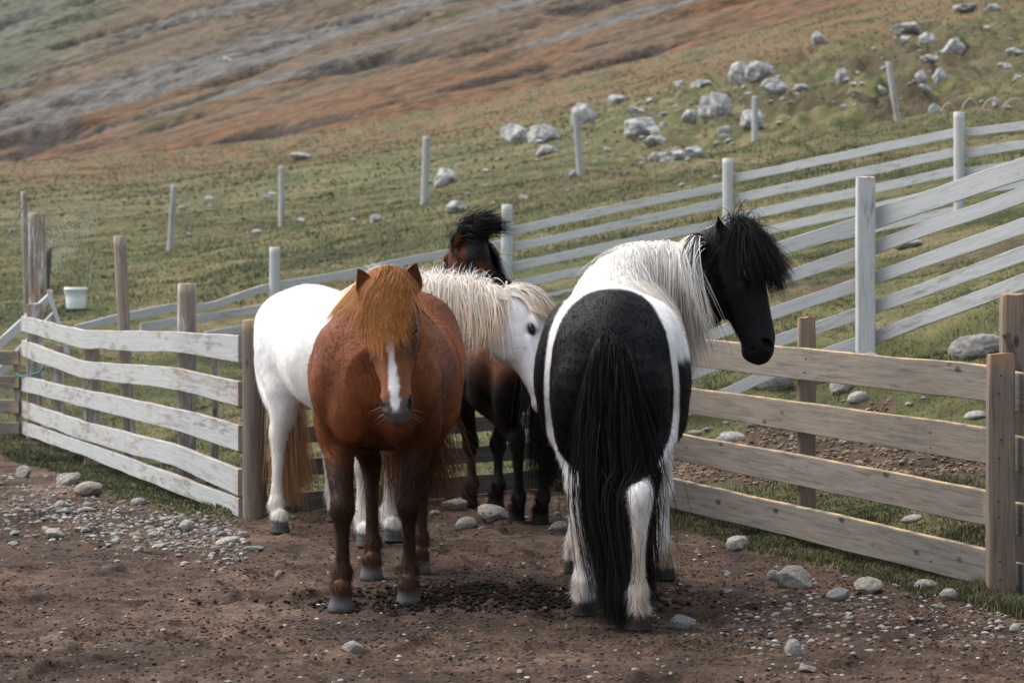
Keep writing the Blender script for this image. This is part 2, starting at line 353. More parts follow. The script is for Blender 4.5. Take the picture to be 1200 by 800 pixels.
# ================================================================ wood
def wood_mat(name, paint, wood_lo, wood_hi, paint_col=(.66,.68,.69), edge=(.30,.17,.08), edge_amt=.5):
    m = NT(name); uv = m.n('ShaderNodeUVMap').outputs[0]
    sd = m.n('ShaderNodeAttribute', attribute_name='seed').outputs['Fac']
    cmb = m.n('ShaderNodeCombineXYZ'); m.l(m.math('MULTIPLY', sd, 37.0), cmb.inputs[0]); m.l(m.math('MULTIPLY', sd, 91.0), cmb.inputs[1]); m.l(sd, cmb.inputs[2])
    add = m.n('ShaderNodeVectorMath', operation='ADD'); m.l(uv, add.inputs[0]); m.l(cmb.outputs[0], add.inputs[1]); v = add.outputs[0]
    # knots bend the grain
    vo = m.n('ShaderNodeTexVoronoi', feature='F1'); m.l(m.mapping(v,(3.4,7.5,1)), vo.inputs['Vector']); vo.inputs['Scale'].default_value = 1.0; vo.inputs['Randomness'].default_value = .9
    knot = m.ramp(vo.outputs['Distance'], [(.0,(1,1,1)),(.06,(.8,.8,.8)),(.13,(0,0,0))]).outputs[0]
    g1 = m.noise(m.mapping(v,(3.5,85,1)), 1.0, 8, .68, .6)
    w = m.n('ShaderNodeTexWave', wave_type='BANDS', bands_direction='Y'); m.l(m.mapping(v,(1.2,44,1)), w.inputs['Vector'])
    w.inputs['Scale'].default_value = 1.0; w.inputs['Distortion'].default_value = 7.0; w.inputs['Detail'].default_value = 4; w.inputs['Detail Scale'].default_value = .8
    g2 = m.noise(m.mapping(v,(2.2,14,1)), 1.0, 7, .7)
    mixg = m.math('ADD', m.math('MULTIPLY', g1.outputs[0], .75), m.math('MULTIPLY', w.outputs['Fac'], .05))
    mixg = m.math('SUBTRACT', mixg, m.math('MULTIPLY', knot, .30))
    wd = m.ramp(mixg, [(.14,tuple(x*.4 for x in wood_lo)),(.26,wood_lo),(.40,tuple((a*.35+b*.65) for a, b in zip(wood_lo, wood_hi))),(.56,wood_hi)]).outputs[0]
    tint = m.ramp(g2.outputs[0], [(.3,(.72,.74,.78)),(.5,(1,1,1)),(.7,(1.2,1.08,.95))]).outputs[0]
    wd = m.mixc(.9, wd, tint, 'MULTIPLY')
    sdm = m.ramp(sd, [(.0,(.80,.80,.82)),(.5,(1,1,1)),(1,(1.12,1.06,1.0))]).outputs[0]; wd = m.mixc(1, wd, sdm, 'MULTIPLY')
    col = wd
    if paint > 0:
        p = m.noise(m.mapping(v,(5.5,26,1)), 1.0, 8, .7, .3); q = m.noise(m.mapping(v,(1.2,4,1)), 1.0, 4, .6)
        s = m.math('ADD', m.math('MULTIPLY', p.outputs[0], .65), m.math('MULTIPLY', q.outputs[0], .5))
        msk = m.ramp(s, [(.62-.28*paint,(0,0,0)),(.72-.28*paint,(1,1,1))]).outputs[0]
        pc = m.ramp(g1.outputs[0], [(.3,tuple(x*.72 for x in paint_col)),(.55,paint_col)]).outputs[0]
        col = m.mixc(m.math('MULTIPLY', msk, .92), wd, pc)
        col = m.mixc(m.math('MULTIPLY', knot, .35), col, (.22,.17,.12))
    ed = m.n('ShaderNodeAttribute', attribute_name='edge').outputs['Fac']
    en = m.noise(m.mapping(v,(7,7,1)), 1.0, 5, .6)
    em = m.math('MULTIPLY', m.ramp(en.outputs[0], [(.42,(0,0,0)),(.58,(1,1,1))]).outputs[0], m.math('MULTIPLY', ed, edge_amt))
    col = m.mixc(em, col, edge)
    # nail heads and dirt specks
    sp = m.noise(m.mapping(v,(60,60,1)), 1.0, 2, .5); spm = m.ramp(sp.outputs[0], [(.24,(1,1,1)),(.30,(0,0,0))]).outputs[0]
    col = m.mixc(m.math('MULTIPLY', spm, .5), col, (.05,.04,.035))
    m.l(col, m.b.inputs['Base Color']); m.set(m.b, Roughness=.85); m.b.inputs['Specular IOR Level'].default_value = .2
    m.bump(m.math('SUBTRACT', mixg, m.math('MULTIPLY', knot, .3)), .25, .002); return m.m
SEEDC = [0]
def board(parent, st, mat, thick=.026, dy=0.0, name='board', wob=.006, edge_top=1.0, step=.09):
    """st: list of (px, ytop, ybot, Y): a plank swept through them with thickness across"""
    SEEDC[0] += 1; r = np.random.default_rng(SEEDC[0]*13+5)
    T = np.array([P(a, b, d) for a, b, c, d in st]); B = np.array([P(a, c, d) for a, b, c, d in st])
    s = np.concatenate([[0], np.cumsum(np.linalg.norm(np.diff((T+B)/2, axis=0)[:, :2], axis=1))])
    n = max(3, int(s[-1]/step)); q = np.linspace(0, s[-1], n+1)
    T = np.stack([np.interp(q, s, T[:,i]) for i in range(3)], -1); B = np.stack([np.interp(q, s, B[:,i]) for i in range(3)], -1)
    if len(st) > 2:                        # soften the kinks of a bent plank
        for _ in range(3):
            T[1:-1] = (T[:-2]+2*T[1:-1]+T[2:])/4; B[1:-1] = (B[:-2]+2*B[1:-1]+B[2:])/4
    T[:,2] += (fbm(q*2.1, SEEDC[0]*7.7, 0, 4))*wob*1.6; B[:,2] += (fbm(q*2.1, SEEDC[0]*5.1+50, 0, 4))*wob*1.6
    d = np.gradient((T+B)/2, axis=0)[:, :2]; d /= np.linalg.norm(d, axis=1)[:,None]
    nr = np.stack([d[:,1], -d[:,0], np.zeros(len(d))], -1)        # towards the camera side
    warp = fbm(q*.8, SEEDC[0]*3.3, 0, 2)*wob
    c = (T+B)/2+nr*(warp[:,None]-dy); h = T[:,2]-B[:,2]; up = np.array([0,0,1.]); t2 = thick/2; ch = .0035
    prof = [(-t2, -.5, ch), (-t2, .5, -.014), (-t2, .5, -ch), (-t2+ch, .5, 0), (t2-ch, .5, 0), (t2, .5, -ch), (t2, .5, -.014), (t2, -.5, ch), (t2-ch, -.5, 0), (-t2+ch, -.5, 0)]
    V = np.stack([c+nr*a+up*(h*b+e)[:,None] for a, b, e in prof], 1)
    k = len(prof); m = len(c)
    idx = np.arange(m*k).reshape(m, k); nx = np.roll(idx, -1, axis=1)
    F = np.stack([idx[:-1], idx[1:], nx[1:], nx[:-1]], -1).reshape(-1,4)[:, ::-1]
    caps = np.stack([idx[0][::1], idx[-1][::-1]])
    # every face gets its own verts so the shading stays crisp along the edges
    vv = V.reshape(-1,3)
    U = np.repeat(q[:,None], k, 1); per = np.array([0, .86, 1, 1.02, 1.2, 1.25, 1.38, 2.2, 2.25, 2.4])
    vuv = np.stack([U, np.tile(per*h.mean(), (m,1))], -1).reshape(-1,2)
    e = np.tile(np.array([0,0,.4,1,1,.4,0,0,0,0])*edge_top, m)
    endd = np.minimum(q, q[-1]-q); e = np.maximum(e, np.repeat(np.clip(1-endd/.05, 0, 1)*.8, k))
    o = mesh_np(name, vv, [F, caps], mat, parent, uv=vuv, smooth=False, attrs={'seed': np.full(m*k, r.random()), 'edge': e})
    return o
def post(parent, px, yt, yb, Y, w, mat, round_=False, pxb=None, name='post', depth=None, sink=.12, top_tilt=.0, edge=.6, cat=None):
    SEEDC[0] += 1; r = np.random.default_rng(SEEDC[0]*29+1)
    top = P(px, yt, Y); bot = P(px if pxb is None else pxb, yb, Y); bot = bot-(top-bot)/max(np.linalg.norm(top-bot),.01)*sink
    L = np.linalg.norm(top-bot); n = max(4, int(L/.06)); k = 14 if round_ else 12
    depth = depth or w; V = []; UV = []; E = []
    a0 = r.random()*6.28
    for i in range(n+1):
        t = i/n; c = bot+(top-bot)*t
        for j in range(k):
            if round_:
                a = 2*math.pi*j/k; rr = (1+.07*math.sin(2*a+a0)+.05*vnoise(j*1.3, t*L*3, SEEDC[0]))
                x, y = w/2*rr*math.cos(a), depth/2*rr*math.sin(a)
            else:
                q = [(-.5,-.42),(-.42,-.5),(-.14,-.5),(.14,-.5),(.42,-.5),(.5,-.42),(.5,.42),(.42,.5),(.14,.5),(-.14,.5),(-.42,.5),(-.5,.42)][j]
                x, y = w*q[0], depth*q[1]; x += .003*vnoise(j*2.3, t*L*4, SEEDC[0]); y += .003*vnoise(j*1.7, t*L*4, SEEDC[0]+9)
            f = 1-.05*t; zz = 0
            if i == n: zz = top_tilt*x+.008*vnoise(j*3.1, 0, SEEDC[0]); f *= .97
            V.append((c[0]+x*f, c[1]+y*f, c[2]+zz)); UV.append((t*L, j*w*(3.6/k))); E.append(edge*max(0, 1-(1-t)*L/.12) + .25*max(0,1-t*L/.3))
    idx = np.arange((n+1)*k).reshape(n+1, k); nx = np.roll(idx, -1, axis=1)
    F = np.stack([idx[:-1], nx[:-1], nx[1:], idx[1:]], -1).reshape(-1,4)
    c = len(V); V.append(tuple(top+np.array([0,0,.006]))); UV.append((0,0)); E.append(1)
    T = np.array([(idx[-1,j], idx[-1,(j+1)%k], c) for j in range(k)])
    o = mesh_np(name, V, [F, T], mat, parent, uv=UV, smooth=round_, attrs={'seed': np.full(len(V), r.random()), 'edge': E})
    return o
def build_fences():
    white = wood_mat('white_weathered_board', .60, (.15,.138,.125), (.31,.295,.275), (.42,.43,.43))
    white2 = wood_mat('white_painted_rail', .70, (.20,.19,.18), (.40,.39,.37), (.52,.535,.535), edge_amt=.5)
    grey = wood_mat('grey_weathered_board', 0, (.092,.085,.077), (.225,.207,.186), edge=(.55,.38,.20), edge_amt=.85)
    dark = wood_mat('dark_bare_board', 0, (.060,.055,.052), (.15,.14,.13), edge_amt=.2)  # darker bare wood for the rear rails, plank ends and stump
    postm = wood_mat('weathered_post', .18, (.15,.125,.10), (.33,.28,.235), (.55,.56,.56), edge=(.33,.17,.07), edge_amt=.7)
    postg = wood_mat('bare_post', 0, (.10,.082,.068), (.24,.20,.165), edge=(.36,.20,.09), edge_amt=.8)
    root = lambda name, px, Y: empty(name, tuple(np.append(P(px, HOR, Y)[:2], 0.0)))
    def mk(name, label, cat, group=None):
        e = empty(name); return tag(e, label, cat, group)
    # ---- left fence, five bent white planks
    f = mk('plank_fence', 'bent white plank fence of five wide boards along left side of the yard', 'fence')
    ys = {27:19.6, 98:16.6, 207:14.15, 282:13.28}
    for rows in ([(370,388),(387,408),(388,413),(393,424)], [(398,417),(423,443),(430,456),(447,476)], [(440,458),(456,476),(478,503),(498,529)],
                 [(470,488),(493,515),(520,546),(550,581)], [(493,508),(517,533),(556,577),(584,605)]):
        st = [(x, a, b, ys[x]) for (x, (a, b)) in zip((27,98,207,282), rows)]
        board(f, st, white, thick=.03, wob=.005)
    post(f, 41, 356, 505, 19.3, .12, postm); post(f, 67, 405, 520, 18.3, .085, postm)
    post(f, 108, 405, 536, 16.75, .10, postm); post(f, 140, 277, 556, 15.95, .09, postm, pxb=154, round_=True)
    post(f, 219, 333, 578, 14.45, .112, postm, round_=True); post(f, 252, 418, 596, 13.9, .04, postm)
    for y0, y1 in ((395,421),(448,474),(500,527),(552,579)): board(f, [(281,y0-2,y1+3,13.31),(286,y0-2,y1+4,13.33)], dark, thick=.07, step=.02)
    # ---- back fence between the corner post and the far corner
    f = mk('rail_fence', 'dark low rail fence behind the horses, starting at the thick corner post', 'fence')
    post(f, 297, 375, 607, 13.12, .138, postg, round_=True, pxb=299)
    for (a, b), (c, d) in (((581,603),(547,571)), ((541,561),(516,535)), ((503,521),(483,500)), ((463,482),(449,466)), ((424,444),(414,431))):
        board(f, [(300,a,b,13.25),(646,c,d,14.82)], dark, thick=.03)
    post(f, 650, 400, 576, 14.9, .10, postm, round_=True)
    post(f, 475, 420, 592, 14.0, .09, postm)
    # ---- right fence, four wide grey-brown planks
    f = mk('board_fence', 'grey brown fence of four wide unpainted boards at right side of yard', 'fence')
    def lineY(x): return 3724.0/(np.interp(x, [640,1172], [574,698])-HOR)
    for (a, b), (c, d) in (((382,411),(429,471)), ((434,459),(502,545)), ((482,510),(576,617)), ((531,562),(645,688))):
        board(f, [(642,a,b,lineY(642)),(795,a+(c-a)*.27,b+(d-b)*.27,lineY(795)),(980,a+(c-a)*.62,b+(d-b)*.63,lineY(980)),(1166,c,d,lineY(1166))], grey, thick=.032, wob=.004)
    post(f, 1173, 415, 699, 9.80, .112, postg, depth=.07, sink=.03, edge=.9); post(f, 945, 372, 640, 11.72, .088, postg, depth=.08)
    for (a, b) in ((433,477),(508,549),(585,622),(655,692)):
        board(f, [(1178,a,b,9.98),(1330,a+30,b+38,8.9)], grey, thick=.032)
    post(f, 1194, 345, 690, 10.25, .16, postg, depth=.10, round_=False)
    nm = plain('rusty_nail', (.05,.035,.028), .7, .4, .1); r = np.random.default_rng(9)
    def nails(x, ya, yb, Y, k=2):
        for j in range(k):
            c = P(x+r.normal(0,2.0), ya+(yb-ya)*((j+.5)/k+r.normal(0,.05)), Y); t = np.linspace(0,1,3)[:,None]
            V_, F_ = tube(c+np.array([0,-.004,0])*t+np.array([-.003,0,0])*t, .0042, 8); n0 = len(V_); V_ = np.vstack([V_, V_[-8:].mean(0)]); F2_ = np.array([(n0-8+i, n0-8+(i+1)%8, n0) for i in range(8)])
            mesh_np('nail', V_, [F_, F2_], nm, f)
    for (a, b), (c, d) in (((382,411),(429,471)), ((434,459),(502,545)), ((482,510),(576,617)), ((531,562),(645,688))):
        for x in (946, 1092):
            t = (x-642)/524; nails(x, a+(c-a)*t+3, b+(d-b)*t-3, lineY(x)-.022)
        nails(1174, c+4, d-4, 9.755)
    # ---- pale fence climbing behind the right fence
    f = mk('rail_fence', 'near white five rail fence climbing the slope at right, with wide top rail', 'fence')
    Yx = [750,800,1014,1200,1300]; Yy = [16.4,16.3,16.0,15.2,14.8]; Yf = lambda x: float(np.interp(x, Yx, Yy))
    L_ = [[(750,338,352),(900,287,303),(1012,252,272)], [(750,379,393),(900,325,340),(1012,287,304)], [(750,416,430),(900,362,376),(1012,322,340)],
          [(750,455,468),(850,416,431),(900,396,410),(1012,357,374)], [(750,502,516),(800,477,490),(850,454,468),(900,431,445),(1012,392,408)]]
    R_ = [[(1016,246,271),(1200,185,211),(1310,149,176)], [(1016,285,301),(1200,218,238),(1310,178,199)], [(1016,321,337),(1200,255,274),(1310,216,235)],
          [(1016,355,371),(1200,288,307),(1310,249,268)], [(1016,391,407),(1172,331,349),(1200,321,340),(1310,279,298)]]
    for g in L_+R_: board(f, [(x, a, b, Yf(x)+.06) for x, a, b in g], white2, thick=.028)
    post(f, 1014, 208, 436, 15.95, .125, postm if False else white2, depth=.11); post(f, 1318, 110, 380, 14.7, .125, white2); post(f, 758, 318, 530, 16.35, .12, white2)
    # ---- farther pale fence across the pasture
    f = mk('rail_fence', 'far white rail fence running across the whole pasture behind the horses', 'fence')
    Yx2 = [80,322,594,853,1124,1320]; Yy2 = [24,26,27,26.5,25,24]; Yg = lambda x: float(np.interp(x, Yx2, Yy2))
    S_ = [[(88,381,390),(137,368,378),(208,354,364),(240,356,365),(313,332,342),(400,318,328),(480,300,309),(590,281,291)],
          [(165,379,389),(300,358,368),(400,341,351),(590,301,311)], [(240,388,396),(400,363,373),(590,321,331)], [(270,409,418),(400,385,394),(590,342,352)],
          [(598,266,276),(780,227,237),(850,214,224)], [(598,286,296),(780,247,257),(850,232,243)], [(598,308,319),(780,270,280),(850,256,266)], [(598,330,341),(645,320,330),(850,279,289)], [(598,353,363),(750,321,331),(850,301,311)],
          [(856,205,215),(1120,150,161)], [(856,229,240),(1120,173,184)], [(856,251,262),(1120,195,206)], [(856,274,284),(1120,218,229)], [(856,297,307),(1003,268,278),(1120,242,252)],
          [(1128,151,161),(1200,142,152),(1320,128,138)], [(1128,175,186),(1200,164,175),(1320,148,158)], [(1128,197,208),(1200,187,198),(1320,172,182)], [(1128,220,231),(1200,209,220),(1320,193,203)]]
    for g in S_: board(f, [(x, a, b, Yg(x)+.06) for x, a, b in g], white2, thick=.026)
    for x, t, b in ((322,290,425),(594,240,372),(853,186,310),(1124,132,276)): post(f, x, t, b, Yg(x)-.03, .125, white2, depth=.11, round_=True)
    # ---- far left gate and pale rails climbing from it
    f = mk('wooden_gate', 'short grey board gate at left edge of the photo with teal rope', 'gate')
    for a, b in ((411,427),(440,454),(468,484),(495,511)): board(f, [(-90,a-1,b-1,19.9),(23,a,b,19.55)], grey, thick=.03, wob=.003)
    post(f, 20, 424, 514, 19.62, .06, postm, sink=.0)
    f = mk('rail_fence', 'two slanting white rails rising behind the left gate post', 'fence')
    board(f, [(-30,424,437,20.2),(20,378,390,20.6),(61,340,351,21.0)], white2, thick=.026); board(f, [(-30,460,473,20.1),(19,409,421,20.4),(65,362,375,20.8)], white2, thick=.026)
    post(f, 57, 340, 398, 20.75, .035, white2, pxb=74); post(f, 46, 252, 350, 21.4, .10, postm, pxb=48)
    # tall single posts
    def single(lbl, cat, *a, **k):
        o = post(None, *a, name='fence_post', **k); tag(o, lbl, cat, k.get('group')); return o
    for lbl, px, t, b, Y, w, pb in (
        ('thin grey post behind the split post cluster at left edge', 28, 225, 350, 23.0, .06, 31),
        ('broad split grey post in the cluster at left edge, wire netting beside it', 39, 250, 352, 22.3, .10, 41),
        ('leaning grey pasture post second from left on the slope', 204, 217, 298, 44, .12, 199),
        ('upright grey pasture post left of the chestnut horse on the slope', 330, 195, 270, 48, .13, 330),
        ('pale pasture post on the slope left of the dark horse head', 500, 160, 246, 45, .14, 497),
        ('thin pale pasture post leaning left below the twin boulder', 674, 131, 216, 45, .12, 681),
        ('knobbly pale pasture post standing in front of a white boulder', 885, 113, 181, 52, .14, 884),
        ('pasture post leaning left highest on the slope at right', 1041, 73, 149, 48, .13, 1053)):
        o = post(None, px, t, b, Y, w, postm if px < 60 else white, round_=True, pxb=pb, name='fence_post', sink=.25); tag(o, lbl, 'post', 'single posts of the wire fence')
    o = post(None, 56, 292, 345, 21.8, .09, dark, round_=True, pxb=52, name='tree_stump', top_tilt=.5, sink=.1); tag(o, 'dark broken stump leaning on the left post cluster', 'stump')

def tube(path, r, k=6, close=False):
    path = np.asarray(path, float); n = len(path); r = np.broadcast_to(np.asarray(r, float), (n,))
    d = np.gradient(path, axis=0); d /= np.linalg.norm(d, axis=1)[:,None]+1e-9
    ref = np.array([.13,.21,.97]); a = np.cross(d, ref); a /= np.linalg.norm(a, axis=1)[:,None]+1e-9; b = np.cross(d, a)
    th = np.arange(k)*2*math.pi/k
    V = (path[:,None,:]+(a[:,None,:]*np.cos(th)[None,:,None]+b[:,None,:]*np.sin(th)[None,:,None])*r[:,None,None]).reshape(-1,3)
    idx = np.arange(n*k).reshape(n,k); nx = np.roll(idx,-1,axis=1)
    F = np.stack([idx[:-1], nx[:-1], nx[1:], idx[1:]], -1).reshape(-1,4)
    return V, F
def merge(parts):
    Vs = []; Fs = []; o = 0
    for V, F in parts: Vs.append(V); Fs.append(np.asarray(F)+o); o += len(V)
    return np.concatenate(Vs), np.concatenate(Fs)
def plain(name, col, rough=.6, metal=0.0, n=.15, sc=30, sub=0):
    m = NT(name); g = m.n('ShaderNodeTexCoord').outputs['Object']; a = m.noise(g, sc, 5, .6)
    r = m.ramp(a.outputs[0], [(.3,tuple(x*(1-n*2) for x in col)),(.6,tuple(min(1,x*(1+n)) for x in col))]).outputs[0]
    m.l(r, m.b.inputs['Base Color']); m.set(m.b, Roughness=rough, Metallic=metal)
    if sub: m.b.inputs['Subsurface Weight'].default_value = sub
    m.bump(a.outputs[0], .2, .004); return m.m
def small_things():
    # bucket on the grass
    g = hit(89, 362); w = 27/FPX*g[1]; h = 25/FPX*g[1]; k = 40
    e = empty('bucket', tuple(g)); tag(e, 'white plastic bucket on the grass behind the left fence', 'bucket')
    prof = [(0,.0),(.40,.0),(.415,.03),(.44,.45),(.47,.86),(.505,.87),(.505,1.0),(.485,1.0),(.45,.88),(.40,.06),(0,.05)]
    V = []; 
    for r, z in prof:
        for j in range(k): a = 2*math.pi*j/k; V.append((r*w*math.cos(a), r*w*math.sin(a), z*h))
    idx = np.arange(len(prof)*k).reshape(-1,k); nx = np.roll(idx,-1,axis=1)
    F = np.stack([idx[:-1], nx[:-1], nx[1:], idx[1:]], -1).reshape(-1,4)
    mesh_np('body', V, F, plain('white_plastic', (.80,.86,.86), .35, 0, .03), e)
    a = np.linspace(0, math.pi, 24); p = np.stack([np.cos(a)*w*.5, -np.sin(a)*w*.30, h*.9-np.sin(a)*h*.35], -1)
    V, F = tube(p, .006); mesh_np('handle', V, F, plain('galvanised_wire', (.45,.46,.47), .4, .8), e)
    # pipe leaning at the right fence
    a, b = P(1179, 391, 10.12), P(1216, 500, 10.08)
    n = 12; t = np.linspace(0,1,n)[:,None]; V, F = tube(a*(1-t)+b*t, .0155, 14)
    t2 = np.linspace(0,.6,4)[:,None]; V2, F2 = tube(a*(1-t2*.05)+b*t2*.05-np.array([0,0,0]), .019, 14)
    V, F = merge([(V,F),(V2,F2)])
    o = mesh_np('metal_pipe', V, F, plain('dull_steel', (.10,.075,.07), .55, .5, .3)); tag(o, 'short dark metal pipe leaning between the posts at the right edge', 'pipe')
    # teal rope tying the gate
    p = np.array([P(18,438,19.45),P(24,441,19.42),P(34,440,19.3),P(46,436,19.1),P(52,430,19.05),P(46,437,19.06),P(40,447,19.1),P(38,462,19.1)])
    s = np.linspace(0, 1, len(p)); q = np.linspace(0, 1, 40); p = np.stack([np.interp(q, s, p[:,i]) for i in range(3)], -1)
    V, F = tube(p, .009, 6); o = mesh_np('rope', V, F, plain('teal_rope', (.06,.20,.19), .8)); tag(o, 'teal rope tied round the gate post at left', 'rope')
    # slack wire leaving the split posts
    q = np.linspace(0,1,20); p = np.array([P(28,240,22.9)*(1-t)+P(-30,310,20.5)*t-np.array([0,0,.12*math.sin(math.pi*t)]) for t in q])
    V, F = tube(p, .008, 5); o = mesh_np('cable', V, F, plain('black_cable', (.03,.03,.03), .7)); tag(o, 'slack dark cable running down left from the split posts', 'cable')
    # loose netting beside the split posts
    parts = []
    g = lambda u, v: P(48+62*u+5*math.sin(v*5), 258+68*v+8*math.sin(u*6+v*2)-12*u*(1-v), 22.4+1.2*u+.15*math.sin(u*9+v*7))
    for i in range(15): parts.append(tube([g(t, i/14) for t in np.linspace(0,1,26)], .0013, 3))
    for i in range(17): parts.append(tube([g(i/16, t) for t in np.linspace(0,1,22)], .0013, 3))
    V, F = merge(parts); o = mesh_np('wire_netting', V, F, plain('grey_wire', (.33,.35,.34), .6, .3)); tag(o, 'loose crumpled wire netting hanging beside the split posts at left', 'netting')
    # rusty wire loops at the top of the bank, right
    parts = []
    for i, (x, w_, h_) in enumerate(((1112,18,12),(1138,22,16),(1163,24,14),(1190,30,13))):
        c = hit(x, 131); Y = min(c[1], 40)
        p = []
        for t in np.linspace(0,1,18): p.append(P(x-w_/2+w_*t, 132-i*1.5-h_*math.sin(math.pi*t)**.8+3*t, Y))
        parts.append(tube(p, .016, 5))
    V, F = merge(parts); o = mesh_np('wire_coil', V, F, plain('rusty_wire', (.36,.27,.22), .9)); tag(o, 'rusty looped wire above the far fence at upper right', 'wire')

# ================================================================ stones
def icos(sub):
    t = (1+5**.5)/2
    V = [(-1,t,0),(1,t,0),(-1,-t,0),(1,-t,0),(0,-1,t),(0,1,t),(0,-1,-t),(0,1,-t),(t,0,-1),(t,0,1),(-t,0,-1),(-t,0,1)]
    F = [(0,11,5),(0,5,1),(0,1,7),(0,7,10),(0,10,11),(1,5,9),(5,11,4),(11,10,2),(10,7,6),(7,1,8),(3,9,4),(3,4,2),(3,2,6),(3,6,8),(3,8,9),(4,9,5),(2,4,11),(6,2,10),(8,6,7),(9,8,1)]
    V = [np.array(v)/np.linalg.norm(v) for v in V]
    for _ in range(sub):
        c = {}; F2 = []
        def mid(a, b):
            k = (min(a,b), max(a,b))
            if k not in c: v = V[a]+V[b]; V.append(v/np.linalg.norm(v)); c[k] = len(V)-1
            return c[k]
        for a, b, d in F: x, y, z = mid(a,b), mid(b,d), mid(d,a); F2 += [(a,x,z),(b,y,x),(d,z,y),(x,y,z)]
        F = F2
    return np.array(V), np.array(F)
ICO = {s: icos(s) for s in (1,2,3,4)}
def rock_verts(seed, sub=3, angular=.6, rough=.06):
    r = np.random.default_rng(seed); V, F = ICO[sub]
    n = r.normal(size=(11,3)); n /= np.linalg.norm(n, axis=1)[:,None]; d = .52+.48*r.random(11)
    dot = V@n.T; rad = np.where(dot > .05, d/np.maximum(dot,.05), 9).min(axis=1); rad = np.minimum(rad, 1.0)
    rad = 1*(1-angular)+rad*angular+rough*fbm(V[:,0]*2.2+seed, V[:,1]*2.2, V[:,2]*2.2, 4)+rough*.4*fbm(V[:,0]*7+seed, V[:,1]*7, V[:,2]*7, 3)
    return V*rad[:,None], F
def stone_mat():
    m = NT('lichened_stone'); g = m.n('ShaderNodeTexCoord').outputs['Object']; oi = m.n('ShaderNodeObjectInfo').outputs['Random']
    a = m.noise(g, 5, 6, .6); b = m.noise(g, 28, 6, .65)
    c = m.ramp(a.outputs[0], [(.3,(.15,.145,.135)),(.5,(.27,.262,.25)),(.65,(.40,.39,.37)),(.78,(.24,.22,.19))]).outputs[0]
    c2 = m.ramp(b.outputs[0], [(.32,(.5,.48,.46)),(.5,(1,1,1)),(.68,(1.3,1.3,1.28))]).outputs[0]; c = m.mixc(.8, c, c2, 'MULTIPLY')
    t = m.ramp(oi, [(0,(.62,.63,.66)),(.35,(.95,.95,.95)),(.7,(1.1,1.04,.96)),(1,(.85,.72,.62))]).outputs[0]; c = m.mixc(1, c, t, 'MULTIPLY')
    m.l(c, m.b.inputs['Base Color']); m.set(m.b, Roughness=.9); m.b.inputs['Specular IOR Level'].default_value = .25
    m.bump(b.outputs[0], .5, .01); return m.m
def boulder_mat():
    m = NT('pale_boulder'); g = m.n('ShaderNodeTexCoord').outputs['Object']
    a = m.noise(g, 1.6, 7, .65); b = m.noise(g, 8, 6, .65)
    c = m.ramp(a.outputs[0], [(.32,(.18,.18,.17)),(.46,(.33,.33,.32)),(.60,(.52,.52,.51)),(.75,(.36,.33,.29))]).outputs[0]
    c2 = m.ramp(b.outputs[0], [(.32,(.45,.45,.44)),(.48,(1,1,1)),(.68,(1.2,1.2,1.2))]).outputs[0]; c = m.mixc(.8, c, c2, 'MULTIPLY')
    m.l(c, m.b.inputs['Base Color']); m.set(m.b, Roughness=.95); m.bump(b.outputs[0], .7, .06); return m.m
